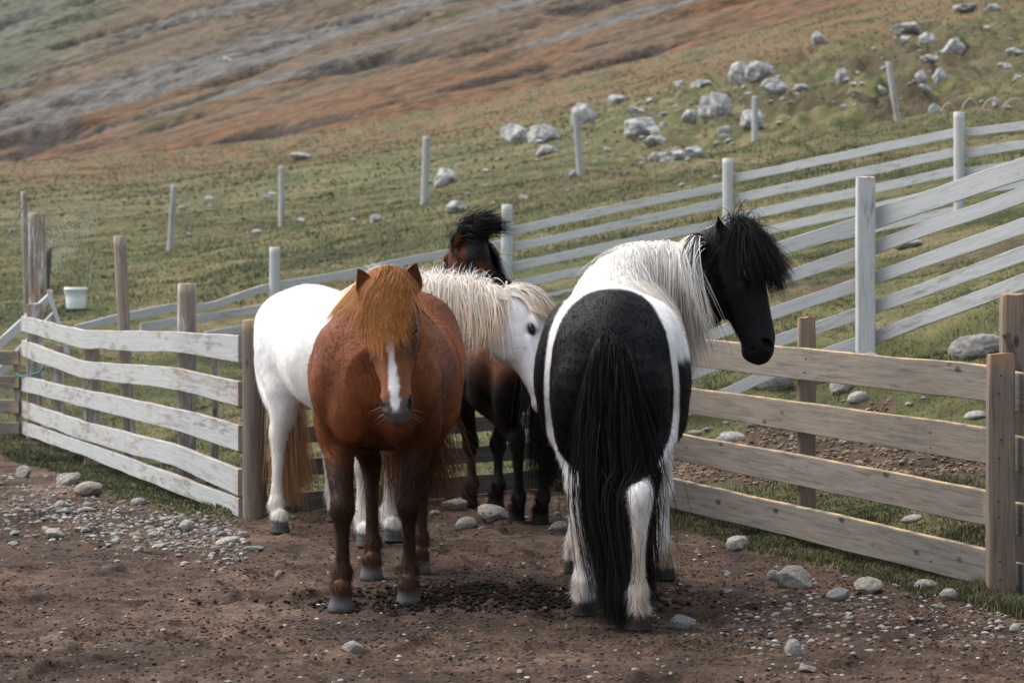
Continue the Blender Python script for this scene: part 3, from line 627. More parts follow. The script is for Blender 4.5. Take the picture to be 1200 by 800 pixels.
def stones(sm, bm):
    cache = {}
    def inst(key, sub, ang, name, mat):
        if key not in cache:
            V, F = rock_verts(key, sub, ang); cache[key] = mesh_np(name, V, F, mat, smooth=True).data; first = True
            o = COL.objects[-1]; return o
        o = bpy.data.objects.new(name, cache[key]); COL.objects.link(o); return o
    r = np.random.default_rng(5)
    def put(o, g, w, h, d=None, sink=.3, rz=None):
        d = d or w*(.7+.3*r.random()); o.scale = (w/2/.86, d/2/.86, h/2/.80)
        o.location = (g[0], g[1]+d*.3, g[2]+h/2*(1-2*sink)*.9); o.rotation_euler = (r.normal(0,.12), r.normal(0,.12), rz if rz is not None else r.normal(0,.35))
    # yard stones that one can point to
    named = [(800,737,28,17,'smooth cream oval stone beside the black and white horse hoof',.1),(931,689,47,26,'large angular pale stone, biggest on the dirt at right',.9),
        (1020,695,40,20,'pointed grey stone below the right fence',.8),(866,643,26,18,'round brown stone in the grass under right fence',.1),
        (1088,690,26,13,'tan flat stone left of the right fence post',.4),(1111,702,21,14,'blue grey stone nearest the right fence post',.7),
        (985,704,27,13,'oblong tan stone between angular and pointed stones',.3),(931,768,18,19,'egg shaped tan stone low on the dirt at right',.1),
        (413,764,23,14,'pale stone alone on the dirt below the chestnut horse',.5),(947,788,18,10,'pale blocky stone at the bottom edge right',.8),
        (266,637,27,8,'flat white stone on the dirt near the corner post',.3),(78,568,29,17,'large grey stone at top of left stone scatter',.6),
        (27,560,18,15,'dark brown stone at top left of the stone scatter',.6),(103,580,32,16,'long slanting grey stone in left stone scatter',.8),
        (578,611,36,17,'brown rounded rock between the dark horse legs',.2),(545,619,24,14,'round grey rock behind chestnut horse tail',.2),
        (534,598,30,12,'flat pale rock by the rail fence behind the chestnut horse',.4),(296,646,26,6,'thin pale flake on the dirt below the corner post',.6),
        (326,677,9,9,'small blue grey stone left of chestnut front hoof',.6),(656,622,20,12,'grey rock under the far corner of the fence',.3),
        (63,631,20,12,'rounded brown stone at lower edge of left scatter',.3),(908,679,16,12,'round tan stone touching the large angular stone',.1),
        (162,592,18,9,'pale oval stone in middle of left scatter',.2),(220,625,20,15,'upright grey stone at end of left scatter',.8),(1190,741,13,9,'pale stone on the clover at right edge',.3)]
    for i, (x, y, w, h, lb, ang) in enumerate(named):
        g = hit(x, y); s = g[1]/FPX; V, F = rock_verts(100+i, 4, min(1,ang+.3), .08)
        o = mesh_np('stone', V, F, sm); put(o, g, w*s, h*s*1.1, sink=.22); tag(o, lb, 'stone', 'stones lying on the yard')
    groups = [('small rounded grey stone in the stone scatter below the left fence', 'stones scattered below the left fence', 130,
               lambda: (r.random()*290, None), (4, 15)),
              ('small pale pebble on the dirt below the right fence', 'pebbles below the right fence', 40, lambda: (850+r.random()*350, 700+r.normal(20,26)), (5, 13)),
              ('small stone at the foot of the rails behind the horses', 'stones at the rails behind the horses', 24, lambda: (300+r.random()*500, 600+r.random()*25), (7, 17)),
              ('scattered small pebble lying alone on open dirt', 'loose pebbles on the open dirt', 40, lambda: (r.random()*1200, 640+r.random()*160), (4, 9))]
    for lb, gp, n, f, (a, b) in groups:
        for i in range(n):
            x, y = f()
            if y is None: y = np.interp(x, [0,60,140,280], [575,588,607,628])+r.normal(8,16)+ (r.random()*40 if x < 60 else 0)
            if y > 797: continue
            g = hit(x, y); w = (a+(b-a)*r.random()**2.2)*g[1]/FPX; k = int(r.integers(0,10))
            o = inst(k, 3, .55+.05*k, 'pebble', sm); put(o, g, w, w*(.35+.35*r.random()), sink=.3, rz=r.random()*6.28); tag(o, lb, 'pebble', gp)
    # beyond the right fence
    mid = [(1148,418,64,30,'big brown rounded boulder on the bank behind the right fence'),(1020,440,34,30,'rounded brown rock under the rails of the near white fence'),(1006,472,22,14,'small pale rock below the brown rocks behind right fence'),
           (905,455,48,24,'pale rock half hidden behind the top board of right fence'),(985,462,26,22,'dark rock in the bank beside the brown rock'),(1145,492,26,10,'pale flat rock right of the bank'),
           (885,500,22,9,'flat stone in straw grass behind right fence'),(1070,612,22,8,'grey stone lying in grass between the lower right boards'),(815,512,20,9,'flat stone behind the black and white horse'),(860,516,30,12,'brownish stone in grass left of the rear fence post'),
           (1065,290,30,10,'pale flat stone between the two white fences')]
    for i, (x, y, w, h, lb) in enumerate(mid):
        g = hit(x, y); s = g[1]/FPX; V, F = rock_verts(300+i, 4, .5, .08); o = mesh_np('rock', V, F, sm); put(o, g, w*s, h*s, sink=.2); tag(o, lb, 'rock', 'rocks behind the right fence')
    for i in range(58):
        x = 790+r.random()*400; g = hit(x, 440+r.random()*130)
        if outside(g[0], g[1]) < .3: continue
        w = (4+9*r.random()**2)*g[1]/FPX; k = int(r.integers(0,10)); o = inst(k, 3, .25+.07*k, 'pebble', sm); put(o, g, w, w*.5, sink=.2); tag(o, 'small stone in the straw and grass behind the right fence', 'pebble', 'small stones behind the right fence')
    # hillside
    H_ = [(604,168,36,24,'left half of the twin boulder on the hillside'),(637,167,46,23,'right half of the twin boulder on the hillside'),(683,146,28,26,'rounded boulder behind the thin leaning post'),
        (755,160,46,28,'square grey boulder in the middle of the hillside'),(748,136,30,12,'low boulder above the square grey boulder'),(838,138,40,36,'tall white egg shaped boulder, largest on the hillside'),
        (882,151,28,24,'white boulder behind the knobbly post'),(909,108,32,20,'rounded grey boulder right of the pale rubble'),(868,97,28,26,'left rock of the pale rubble heap'),(893,92,34,22,'right rock of the pale rubble heap'),
        (938,106,20,8,'flat boulder right of the rounded grey boulder'),(960,54,24,17,'dark topped rock near the top of hillside'),(988,99,17,17,'boulder above the dark hummocks'),(1062,37,33,13,'wide pale boulder near the top right'),
        (1088,52,20,14,'blocky pale boulder beside the wide one'),(1062,52,18,11,'pale boulder below the wide one'),(1119,64,28,18,'split boulder above dark hollow at right'),(1135,14,34,12,'left slab of the outcrop at top right'),
        (1164,14,26,11,'right slab of the outcrop at top right'),(1092,76,19,10,'flat pale rock above the leaning top post'),(1080,96,13,14,'small upright rock left of the pair'),(1101,99,17,18,'speckled rock of the pair at right'),
        (1083,109,17,11,'low rock below the speckled pair'),(524,217,36,22,'pale boulder right of the post near the dark horse head'),(537,250,28,16,'white boulder just above the dark horse head'),
        (440,261,18,12,'small white boulder left of the post'),(352,188,30,8,'long flat white slab on upper left slope'),(640,182,26,13,'flat white rock below the twin boulder'),(808,143,17,17,'small dark edged boulder left of the egg boulder'),
        (850,156,17,10,'small round boulder under the egg boulder'),(822,103,24,10,'pale flat rock above the egg boulder'),(722,122,24,12,'pale rubble rock above the square boulder'),(790,189,30,18,'largest rock of the stone heap'),
        (812,185,26,14,'right rock of the stone heap'),(770,190,18,11,'left rock of the stone heap'),(770,169,28,11,'flat rock above the stone heap'),(797,101,18,9,'small pale rock between rubble and egg boulder'),
        (1186,63,14,9,'round rock at right edge'),(1168,127,13,12,'grey rock beside the rusty wire'),(1096,134,14,13,'upright brown rock beside the rusty wire'),(1034,112,14,13,'rock on the hummocks behind the leaning top post'),
        (265,78,12,11,'lone white rock on the far hillside'),(671,208,12,9,'small rock at foot of the thin leaning post')]
    for i, (x, y, w, h, lb) in enumerate(H_):
        if y < 90 and x < 400: continue
        g = hit(x, y); s = g[1]/FPX; V, F = rock_verts(500+i, 4, 1.0, .20); o = mesh_np('boulder', V, F, bm); put(o, g, w*s*.9, h*s*1.05, sink=.2); tag(o, lb, 'boulder', 'boulders on the hillside')
    for i in range(230):
        if i >= 150: x = 700+r.random()*500; y = np.interp(x, [700,1200], [150,80])+r.normal(0,32)
        elif i < 60: x = 560+r.random()*640; y = np.interp(x, [560,800,1200], [185,120,40])+abs(r.normal(0,45))
        elif i < 90: x = r.normal(795,28); y = r.normal(180,9)
        elif i < 110: x = r.normal(880,22); y = r.normal(88,8)
        else: x = r.random()*620; y = 212+r.random()*70
        g = hit(x, y); w = (3+8*r.random()**2)*g[1]/FPX; k = 20+int(r.integers(0,8)); o = inst(k, 3, 1.0, 'boulder', bm); put(o, g, w, w*.6, sink=.2); tag(o, 'small pale rock strewn on the green hillside', 'rock', 'small rocks strewn on the hillside')
def gravel(mat_stone, mat_soil):
    def cloud(name, X, Y, size, colf, mat, sub=1, lift=.2):
        V0, F0 = ICO[sub]; n = len(X); nv = len(V0)
        k = RNG.integers(0, 12, n); base = np.stack([V0*(1+.35*fbm(V0[:,0]*1.7+9*i, V0[:,1]*1.7, V0[:,2]*1.7, 2))[:,None] for i in range(12)])
        a = RNG.random(n)*6.28; ca, sa = np.cos(a), np.sin(a); S = base[k]*np.stack([size*(.7+.6*RNG.random(n)), size*(.6+.4*RNG.random(n)), size*(.35+.3*RNG.random(n))], -1)[:,None,:]
        Vx = S[:,:,0]*ca[:,None]-S[:,:,1]*sa[:,None]; Vy = S[:,:,0]*sa[:,None]+S[:,:,1]*ca[:,None]
        Z = H(X, Y)+size*lift; V = np.stack([Vx+X[:,None], Vy+Y[:,None], S[:,:,2]+Z[:,None]], -1).reshape(-1,3)
        F = (F0[None]+(np.arange(n)*nv)[:,None,None]).reshape(-1,3); c = np.repeat(colf(n), nv, axis=0)
        o = mesh_np(name, V, F, mat, col=c); tag(o, kind='stuff')
    def px2(n, y0, y1, x0=0, x1=1200):
        y = y0+(y1-y0)*RNG.random(n); x = x0+(x1-x0)*RNG.random(n); Y = CAMH*FPX/(y-HOR); return (x-600)/FPX*Y, Y
    gc = lambda n: mix(np.array([.12,.105,.09]), np.array([.42,.40,.37]), RNG.random(n)**2.2)*(.7+.5*RNG.random(n))[:,None]
    X, Y = px2(1900, 605, 812, -40, 1240); k = outside(X, Y) < .1; X, Y = X[k], Y[k]
    cloud('gravel', X, Y, .003+.008*RNG.random(len(X))**2.5, gc, mat_stone)
    x = -30+RNG.random(2000)*320; y = np.interp(x, [0,60,140,280], [572,590,607,628])+RNG.normal(6,17,2000); Y = CAMH*FPX/(y-HOR); X = (x-600)/FPX*Y
    cloud('gravel', X, Y, .005+.015*RNG.random(2000)**2.2, gc, mat_stone)
    x = 860+RNG.random(700)*380; y = 720+RNG.normal(5,22,700); Y = CAMH*FPX/(y-HOR); X = (x-600)/FPX*Y
    cloud('gravel', X, Y, .004+.012*RNG.random(700)**2, gc, mat_stone)
    sc = lambda n: mix(np.array([.026,.018,.014]), np.array([.090,.062,.047]), RNG.random(n)**1.3)
    X, Y = px2(60000, 585, 815, -40, 1240); k = outside(X, Y) < .2; X, Y = X[k], Y[k]
    d = sstep(-.25,.35,fbm(X*1.7, Y*1.7, 3.3, 4)+.25*np.exp(-((X+.1)**2+(Y-9.8)**2)/.8)); k = RNG.random(len(X)) < .25+.75*d; X, Y = X[k], Y[k]
    cloud('soil_crumbs', X, Y, .0018+.008*RNG.random(len(X))**3.5, sc, mat_soil)
    n = 2200; X = -.10+RNG.normal(0,.26,n)*1.3; Y = 9.72+RNG.normal(0,.17,n); cloud('soil_crumbs', X, Y, .004+.010*RNG.random(n)**1.8, lambda n: np.array([.018,.013,.010])*(.6+.9*RNG.random(n))[:,None], mat_soil, lift=.5)
    # straw and leaf litter beyond the fences
    n = 45000; Y = 12+6*RNG.random(n); X = (RNG.random(n)*2-1)*.25*Y; g = grassy(X, Y); k = (g < .35) & (outside(X, Y) > .15); X, Y = X[k], Y[k]; n = len(X)
    cloud('litter', X, Y, .005+.012*RNG.random(n)**2, lambda n: mix(np.array([.08,.055,.04]), np.array([.26,.21,.155]), RNG.random(n)), mat_soil, lift=.4)
# ================================================================ horses: one smooth implicit body each, meshed with surface nets
def catmull(P_, n):
    P_ = np.asarray(P_, float); m = len(P_)
    if m == 2: t = np.linspace(0,1,n+1)[:,None]; return P_[0]*(1-t)+P_[1]*t
    E = np.vstack([2*P_[0]-P_[1], P_, 2*P_[-1]-P_[-2]]); out = []
    for i in range(m-1):
        a, b, c, d = E[i:i+4]
        for t in np.linspace(0, 1, n, endpoint=False):
            out.append(.5*((2*b)+(-a+c)*t+(2*a-5*b+4*c-d)*t*t+(-a+3*b-3*c+d)*t**3))
    out.append(P_[-1]); return np.array(out)
def unit(v): v = np.asarray(v, float); return v/(np.linalg.norm(v, axis=-1, keepdims=True)+1e-12)
class Field:
    def __init__(s, lo, hi, h):
        s.h = h; s.lo = np.asarray(lo, float); s.n = np.ceil((np.asarray(hi)-s.lo)/h).astype(int)+1
        s.ax = [s.lo[i]+h*np.arange(s.n[i]) for i in range(3)]
        s.F = np.full(tuple(s.n), 1.0, dtype=np.float32); s.flowp = []; s.flowd = []
    def box(s, lo, hi):
        a = np.clip(np.floor((lo-s.lo)/s.h).astype(int), 0, s.n-1); b = np.clip(np.ceil((hi-s.lo)/s.h).astype(int)+1, 1, s.n)
        return tuple(slice(int(a[i]), int(b[i])) for i in range(3))
    def grid(s, sl): return np.meshgrid(*[s.ax[i][sl[i]] for i in range(3)], indexing='ij')
    def smin(s, sl, D, k):
        A = s.F[sl]; h = np.clip(.5+.5*(A-D)/k, 0, 1); s.F[sl] = A*(1-h)+D*h-k*h*(1-h)
    def carve(s, sl, D, k):
        A = s.F[sl]; B = -D; h = np.clip(.5-.5*(A-B)/k, 0, 1); s.F[sl] = A*(1-h)+B*h+k*h*(1-h)
    def ell(s, c, r, axes=None, k=.03, cut=False, pad=.09):
        c = np.asarray(c, float); r = np.asarray(r, float); R = max(r)+pad; sl = s.box(c-R, c+R)
        X, Y, Z = s.grid(sl); q = np.stack([X-c[0], Y-c[1], Z-c[2]], -1)
        if axes is not None: q = q@np.asarray(axes).T
        v = np.sqrt(((q/r)**2).sum(-1)); l = np.sqrt((q**2).sum(-1)); D = np.where(v < .05, -r.min(), l*(1-1/np.maximum(v,.05)))
        (s.carve if cut else s.smin)(sl, D.astype(np.float32), k)
    def chain(s, pts, ru, rv, side, k=.04, n=5, pad=.10, flow=True):
        """tapering limb: points, half-width along 'side', half-width across"""
        p = catmull(pts, n); q = catmull(np.stack([ru, rv], -1), n); m = len(p)
        side = np.broadcast_to(unit(side), (len(pts),3)); sv = unit(catmull(side, n))
        R = q.max()+pad; sl = s.box(p.min(0)-R, p.max(0)+R); X, Y, Z = s.grid(sl)
        D = np.full(X.shape, 9.0, dtype=np.float32)
        for i in range(m-1):
            a, b = p[i], p[i+1]; Rr = q[i:i+2].max()+pad
            sub = s.box(np.minimum(a,b)-Rr, np.maximum(a,b)+Rr); off = [slice(sub[j].start-sl[j].start, sub[j].stop-sl[j].start) for j in range(3)]
            x, y, z = X[tuple(off)], Y[tuple(off)], Z[tuple(off)]; d = b-a; L2 = d@d; L = math.sqrt(L2)+1e-9; ax = d/L
            sd = unit(sv[i]-ax*(sv[i]@ax)); nv = np.cross(ax, sd)
            qx, qy, qz = x-a[0], y-a[1], z-a[2]; al = qx*ax[0]+qy*ax[1]+qz*ax[2]; t = np.clip(al/L, 0, 1); e = al-t*L
            u = qx*sd[0]+qy*sd[1]+qz*sd[2]; v = qx*nv[0]+qy*nv[1]+qz*nv[2]
            a_ = q[i,0]*(1-t)+q[i+1,0]*t; b_ = q[i,1]*(1-t)+q[i+1,1]*t; mn = np.minimum(a_, b_)
            w = np.sqrt((u/a_)**2+(v/b_)**2+(e/mn)**2); l = np.sqrt(u*u+v*v+e*e)
            dd = np.where(w < .05, -mn, l*(1-1/np.maximum(w,.05))).astype(np.float32)
            D[tuple(off)] = np.minimum(D[tuple(off)], dd)
        s.smin(sl, D, k)
        if flow:
            s.flowp.append(p[:-1]); s.flowd.append(unit(np.diff(p, axis=0)))
        return p
    def sample(s, p, grad=False):
        g = (p-s.lo)/s.h; g = np.clip(g, 0, s.n-1.001); i = np.floor(g).astype(int); f = g-i
        def at(a,b,c): return s.F[i[:,0]+a, i[:,1]+b, i[:,2]+c]
        x, y, z = f.T
        c = {(a,b,d): at(a,b,d) for a in (0,1) for b in (0,1) for d in (0,1)}
        v = 0; gx = 0; gy = 0; gz = 0
        for (a,b,d), w in c.items():
            wx = x if a else 1-x; wy = y if b else 1-y; wz = z if d else 1-z
            v = v+w*wx*wy*wz; gx = gx+(1 if a else -1)*w*wy*wz; gy = gy+(1 if b else -1)*w*wx*wz; gz = gz+(1 if d else -1)*w*wx*wy
        if not grad: return v
        return v, unit(np.stack([gx,gy,gz], -1))
    def mesh(s):
        F = s.F; S = F < 0; nx, ny, nz = F.shape
        acc = np.zeros((nx-1,ny-1,nz-1,3), dtype=np.float32); cnt = np.zeros((nx-1,ny-1,nz-1), dtype=np.float32)
        def sl(a, n): return slice(a, a+n)
        for axis in range(3):
            o1, o2 = [k for k in range(3) if k != axis]
            for a in (0,1):
                for b in (0,1):
                    s0 = [None]*3; s0[o1] = sl(a, F.shape[o1]-1); s0[o2] = sl(b, F.shape[o2]-1)
                    s1 = list(s0); s0[axis] = slice(0,-1); s1[axis] = slice(1,None)
                    A = F[tuple(s0)]; B = F[tuple(s1)]; m = (A < 0) != (B < 0); t = np.where(m, A/(A-B+1e-20), 0)
                    cnt += m; acc[...,axis] += t*m; acc[...,o1] += a*m; acc[...,o2] += b*m
        cell = cnt > 0; idx = -np.ones(cell.shape, dtype=np.int64); idx[cell] = np.arange(cell.sum())
        ijk = np.argwhere(cell); V = (ijk+acc[cell]/cnt[cell][:,None])*s.h+s.lo; Q = []
        for axis in range(3):
            o1, o2 = (axis+1)%3, (axis+2)%3
            s0 = [slice(1,-1)]*3; s1 = [slice(1,-1)]*3; s0[axis] = slice(0,-1); s1[axis] = slice(1,None)
            A = S[tuple(s0)]; B = S[tuple(s1)]
            for flip in (0,1):
                m = (A & ~B) if flip == 0 else (~A & B); e = np.argwhere(m)
                if len(e) == 0: continue
                e[:,o1] += 1; e[:,o2] += 1
                def g(d1, d2): k = e.copy(); k[:,o1] -= d1; k[:,o2] -= d2; return idx[k[:,0],k[:,1],k[:,2]]
                q = np.stack([g(1,1), g(0,1), g(0,0), g(1,0)], -1); Q.append(q if flip == 0 else q[:, ::-1])
        return V, np.concatenate(Q)
def vnormals(V, F):
    n = np.cross(V[F[:,2]]-V[F[:,0]], V[F[:,3 if F.shape[1]==4 else 1]]-V[F[:,1]]) if F.shape[1]==4 else np.cross(V[F[:,1]]-V[F[:,0]], V[F[:,2]]-V[F[:,0]])
    N = np.zeros_like(V)
    for j in range(F.shape[1]): np.add.at(N, F[:,j], n)
    return unit(N)
def strand_sim(field, roots, dirs, length, nseg, grav, bias=(0,0,0), clump=None, jit=.25, damp=.75, rad=.006, wave=.0, wfreq=9.0, lift=0.004, seed=0, floor=None):
    r = np.random.default_rng(seed); n = len(roots); p = roots.copy(); d = unit(dirs); st = (length/nseg)[:,None]
    path = [p.copy()]; ph = r.random((n,1))*6.28; perp = unit(r.normal(size=(n,3)))
    if clump is None: clump = r.integers(0, max(1, n//25), n)
    cb = r.normal(size=(clump.max()+1,3))*jit; ib = r.normal(size=(n,3))*jit*.35
    bias = np.asarray(bias, float)
    for k in range(nseg):
        t = (k+1)/nseg
        tgt = np.array([0,0,-1.])*grav+bias*(t if bias.ndim == 1 else t)+cb[clump]*(1-.3*t)+ib+perp*wave*np.sin(ph+t*wfreq)
        d = unit(d*damp+unit(tgt)*(1-damp)*1.0)
        p = p+d*st; v, g = field.sample(p, True); off = rad+lift*t
        pen = np.clip(off-v, 0, .08)[:,None]; inside = (p > field.lo+field.h).all(1) & (p < field.lo+(field.n-2)*field.h).all(1)
        p = p+g*pen*inside[:,None]
        d = unit(np.where((pen > 0) & inside[:,None], d+g*np.clip(-(d*g).sum(-1), 0, 1)[:,None]*.9, d))
        if floor is not None: p[:,2] = np.maximum(p[:,2], floor)
        path.append(p.copy())
    return np.stack(path, 1)             # n, nseg+1, 3
def ribbons(path, width, col_root, col_tip, seed=0, taper=.8, streak=.22, field=None):
    r = np.random.default_rng(seed); n, m, _ = path.shape; d = unit(np.gradient(path, axis=1)); rv = unit(r.normal(size=(n,1,3)))
    if field is not None: rv = field.sample(path.reshape(-1,3), True)[1].reshape(path.shape)+rv*.45
    s = unit(np.cross(d, rv)); t = np.linspace(0,1,m); w = (np.asarray(width).reshape(-1,1)*(1-taper*t[None]**2.0))[...,None]*.5
    V = np.stack([path-s*w, path+s*w], 2).reshape(-1,3); b = (np.arange(n)*m*2)[:,None]+np.arange(m-1)[None]*2
    F = np.stack([b, b+1, b+3, b+2], -1).reshape(-1,4)
    c = col_root[:,None]*(1-t[None,:,None])+col_tip[:,None]*t[None,:,None]
    c = c*(1+streak*r.normal(size=(n,1,1))).clip(.35, 1.9)
    return V, F, np.repeat(c.reshape(-1,3), 2, axis=0)
def hair_mat(name, rough=.5, spec=.35, trans=.25):
    m = NT(name); c = m.n('ShaderNodeVertexColor', layer_name='Col').outputs[0]
    m.l(c, m.b.inputs['Base Color']); m.set(m.b, Roughness=rough); m.b.inputs['Specular IOR Level'].default_value = spec
    tr = m.n('ShaderNodeBsdfTranslucent'); m.l(c, tr.inputs[0]); mx = m.n('ShaderNodeMixShader'); mx.inputs[0].default_value = trans
    m.l(m.b.outputs[0], mx.inputs[1]); m.l(tr.outputs[0], mx.inputs[2]); m.l(mx.outputs[0], m.out.inputs[0])
    return m.m
def coat_mat():
    m = NT('short_coat'); c = m.n('ShaderNodeVertexColor', layer_name='Col').outputs[0]; g = m.n('ShaderNodeTexCoord').outputs['Object']
    a = m.noise(g, 9, 5, .6); r = m.ramp(a.outputs[0], [(.3,(.82,.82,.82)),(.7,(1.15,1.15,1.15))]).outputs[0]; c = m.mixc(1, c, r, 'MULTIPLY')
    b = m.noise(m.mapping(g,(260,260,70)), 1, 3, .6)
    m.l(c, m.b.inputs['Base Color']); m.set(m.b, Roughness=.62); m.b.inputs['Specular IOR Level'].default_value = .16
    m.b.inputs['Sheen Weight'].default_value = .0; m.bump(b.outputs[0], .35, .004); return m.m

class Horse:
    """local frame: x forward, y to the animal's left, z up; built from world hoof positions"""
    def __init__(s, label, hooves, colorfn, seed, croup=1.30, belly=1.0, lift=0.0, h=.0105):
        s.streak = .10; s.beard = 1.4; s.seed = seed; s.label = label; s.cf = colorfn; s.hw = hooves
        W = {k: np.array([*( (px-600)/FPX*(CAMH*FPX/(py-HOR)), CAMH*FPX/(py-HOR) )]) for k, (px, py) in hooves.items()}
        fm = (W['FL']+W['FR'])/2; hm = (W['HL']+W['HR'])/2; s.c = (fm+hm)/2; f = unit(fm-hm)
        s.f = f; s.l = np.array([-f[1], f[0]]); s.rz = math.atan2(f[1], f[0]); s.z0 = Z0(*s.c)*0-.004
        s.hoof = {k: s.loc2(v) for k, v in W.items()}; s.S = croup/1.345; s.belly = belly; s.h = h
    def loc2(s, w): d = w[:2]-s.c; return np.array([d@s.f, d@s.l])
    def local(s, w): a = s.loc2(np.asarray(w)[:2]); return np.array([a[0], a[1], w[2]-s.z0])
    def build(s, neck, neck_ru, neck_rv, poll, muzzle, front, mats, eyecol=(.02,.012,.01), ears=True, ear_tilt=0.0, torso_dx=0.0, head_scale=1.0, neck_side=None, bend=0.0):
        S = s.S; allp = [np.array([-.95,-.5,-.02]), np.array([.85,.5,1.45])]+list(neck)+[poll, muzzle]
        lo = np.min(allp, axis=0)-.22; hi = np.max(allp, axis=0)+.22; lo[2] = -.03
        F = s.F = Field(lo, hi, s.h)
        # trunk
        xs = np.array([-.70,-.62,-.50,-.36,-.16,.08,.30,.46,.60,.70])+torso_dx
        zc = np.array([1.06,1.06,1.075,1.06,.995,.955,.975,.99,.985,.97])*S
        ww = np.array([.05,.165,.235,.275,.295,.325,.285,.245,.185,.10])*s.belly
        ht = np.array([.08,.19,.255,.275,.300,.320,.325,.300,.235,.12])*S
        X, Y, Z = F.grid(tuple(slice(0,int(k)) for k in F.n))
        x1 = F.ax[0]
        def cub(v): return np.interp(x1, catmull(np.stack([xs, v], -1), 8)[:,0], catmull(np.stack([xs, v], -1), 8)[:,1])
        zc_, w_, h_ = (cub(v)[:,None,None] for v in (zc, ww, ht))
        z = Z-zc_; y = Y-bend*0
        wz = w_*(1-.18*np.clip(z/h_, 0, 1.2)**2+.04*np.clip(-z/h_,0,1))
        v = np.sqrt((y/wz)**2+(z/h_)**2); l = np.sqrt(y*y+z*z); mn = np.minimum(wz, h_)
        D = np.where(v < .05, -mn, l*(1-1/np.maximum(v,.05)))
        ex = np.maximum(xs[0]-X, X-xs[-1]); D = np.where(ex > 0, np.sqrt(np.maximum(D,0)**2+ex**2), D)
        F.F = D.astype(np.float32); del X, Y, Z, v, l, D
        F.flowp.append(np.stack([xs, xs*0, zc], -1)); F.flowd.append(np.tile(unit(np.array([-1,0,-.45])), (len(xs),1)))
        Yv = np.array([0,1,0.])
        # limbs
        s.hoofc = {}
        for k in ('HL','HR','FL','FR'):
            sg = 1 if k[1] == 'L' else -1; hx, hy = s.hoof[k]; side = np.array([0,1,0.])
            if k[0] == 'H':
                hip = np.array([-.45+torso_dx, sg*.145, 1.13*S]); st = np.array([-.30+torso_dx, sg*.185, .80*S]); hk = np.array([hx-.075, hy*.75+sg*.035, .50*S])
                fet = np.array([hx-.035, hy, .155]); hf = np.array([hx, hy, .055])
                F.chain([hip, hip*.5+st*.5+[0,sg*.012,0], st], [.13*s.belly,.135,.105], [.19,.18,.135], side, k=.07, n=4)
                F.chain([[-.60+torso_dx, sg*.10, 1.08*S],[-.625+torso_dx, sg*.125, .93*S],[-.55+torso_dx, sg*.135, .75*S],[hk[0]*.55-.27*.45+torso_dx*.5, hk[1]*.6+sg*.05, .62*S]], [.085,.10,.085,.05], [.08,.11,.10,.07], side, k=.07, n=4)
                F.chain([st, (st*.5+hk*.5)+[.01,0,.015], hk+[.0,0,.02]], [.10,.066,.040], [.135,.085,.055], side, k=.035, n=5)
                F.chain([hk+[.0,0,.045], hk, hk*.72+fet*.28, hk*.35+fet*.65, fet], [.040,.042,.030,.026,.033], [.052,.055,.037,.031,.040], side, k=.02, n=4)
                F.ell(hk+[-.045,0,.045], [.026,.024,.05], k=.03)
            else:
                sh = np.array([.44+torso_dx, sg*.145, 1.06*S]); el = np.array([.36+torso_dx, sg*.165, .74*S]); kn = np.array([hx*.85+.36*.15+.0, hy*.9+sg*.012, .415*S])
                fet = np.array([hx-.045, hy, .15]); hf = np.array([hx, hy, .055])
                F.chain([sh, [.50+torso_dx, sg*.145, .90*S], el], [.10,.10,.085], [.15,.13,.11], side, k=.07, n=4)
                F.chain([el+[0.01,0,.03], el*.62+kn*.38, kn+[0,0,.03], kn], [.082,.060,.043,.045], [.105,.073,.047,.050], side, k=.04, n=5)
                F.chain([kn+[0,0,.02], kn, kn*.7+fet*.3, kn*.35+fet*.65, fet], [.043,.045,.029,.026,.033], [.048,.050,.034,.031,.040], side, k=.02, n=4)
            F.chain([fet, fet*.5+hf*.5, hf+[.012,0,.028]], [.038,.034,.044], [.043,.038,.048], side, k=.02, n=4)
            F.chain([fet+[-.035,0,-.015], fet+[-.045,0,-.06]], [.018,.014],[.022,.014], side, k=.02, n=3, flow=False)
            s.hoofc[k] = hf
        # breast
        for sg in (-1,1):
            F.ell([.585+torso_dx,sg*.095,.84*S], [.105,.085,.15], k=.035); F.ell([.53+torso_dx,sg*.19,.93*S], [.10,.060,.12], k=.04)
        F.ell([.55+torso_dx,0,.95*S], [.14,.11,.16], k=.05)
        # neck
        ns = neck_side if neck_side is not None else [0,1,0]
        s.neckp = F.chain(neck, neck_ru, neck_rv, ns, k=.07, n=6)
        # head
        a = unit(muzzle-poll); L = np.linalg.norm(muzzle-poll); fr = unit(front-a*(np.asarray(front)@a)); sd = np.cross(fr, a)  # sd: one side
        hs = L/.56*head_scale; s.ha, s.hfr, s.hsd, s.hp, s.hL = a, fr, sd, np.asarray(poll), L
        Hd = lambda t, n, u=0: np.asarray(poll)+a*t*L+fr*n*hs+sd*u*hs
        F.chain([Hd(.0,-.035), Hd(.14,-.030), Hd(.34,-.030), Hd(.55,-.012), Hd(.78,-.004), Hd(.92,-.004), Hd(1.0,-.012)],
                np.array([.072,.086,.082,.060,.050,.051,.040])*hs, np.array([.082,.108,.108,.082,.064,.060,.046])*hs, sd, k=.05, n=5)
        F.chain([Hd(.10,.045), Hd(.35,.055), Hd(.62,.046), Hd(.86,.040)], np.array([.058,.046,.034,.030])*hs, np.array([.040,.034,.028,.022])*hs, sd, k=.03, n=4, flow=False)
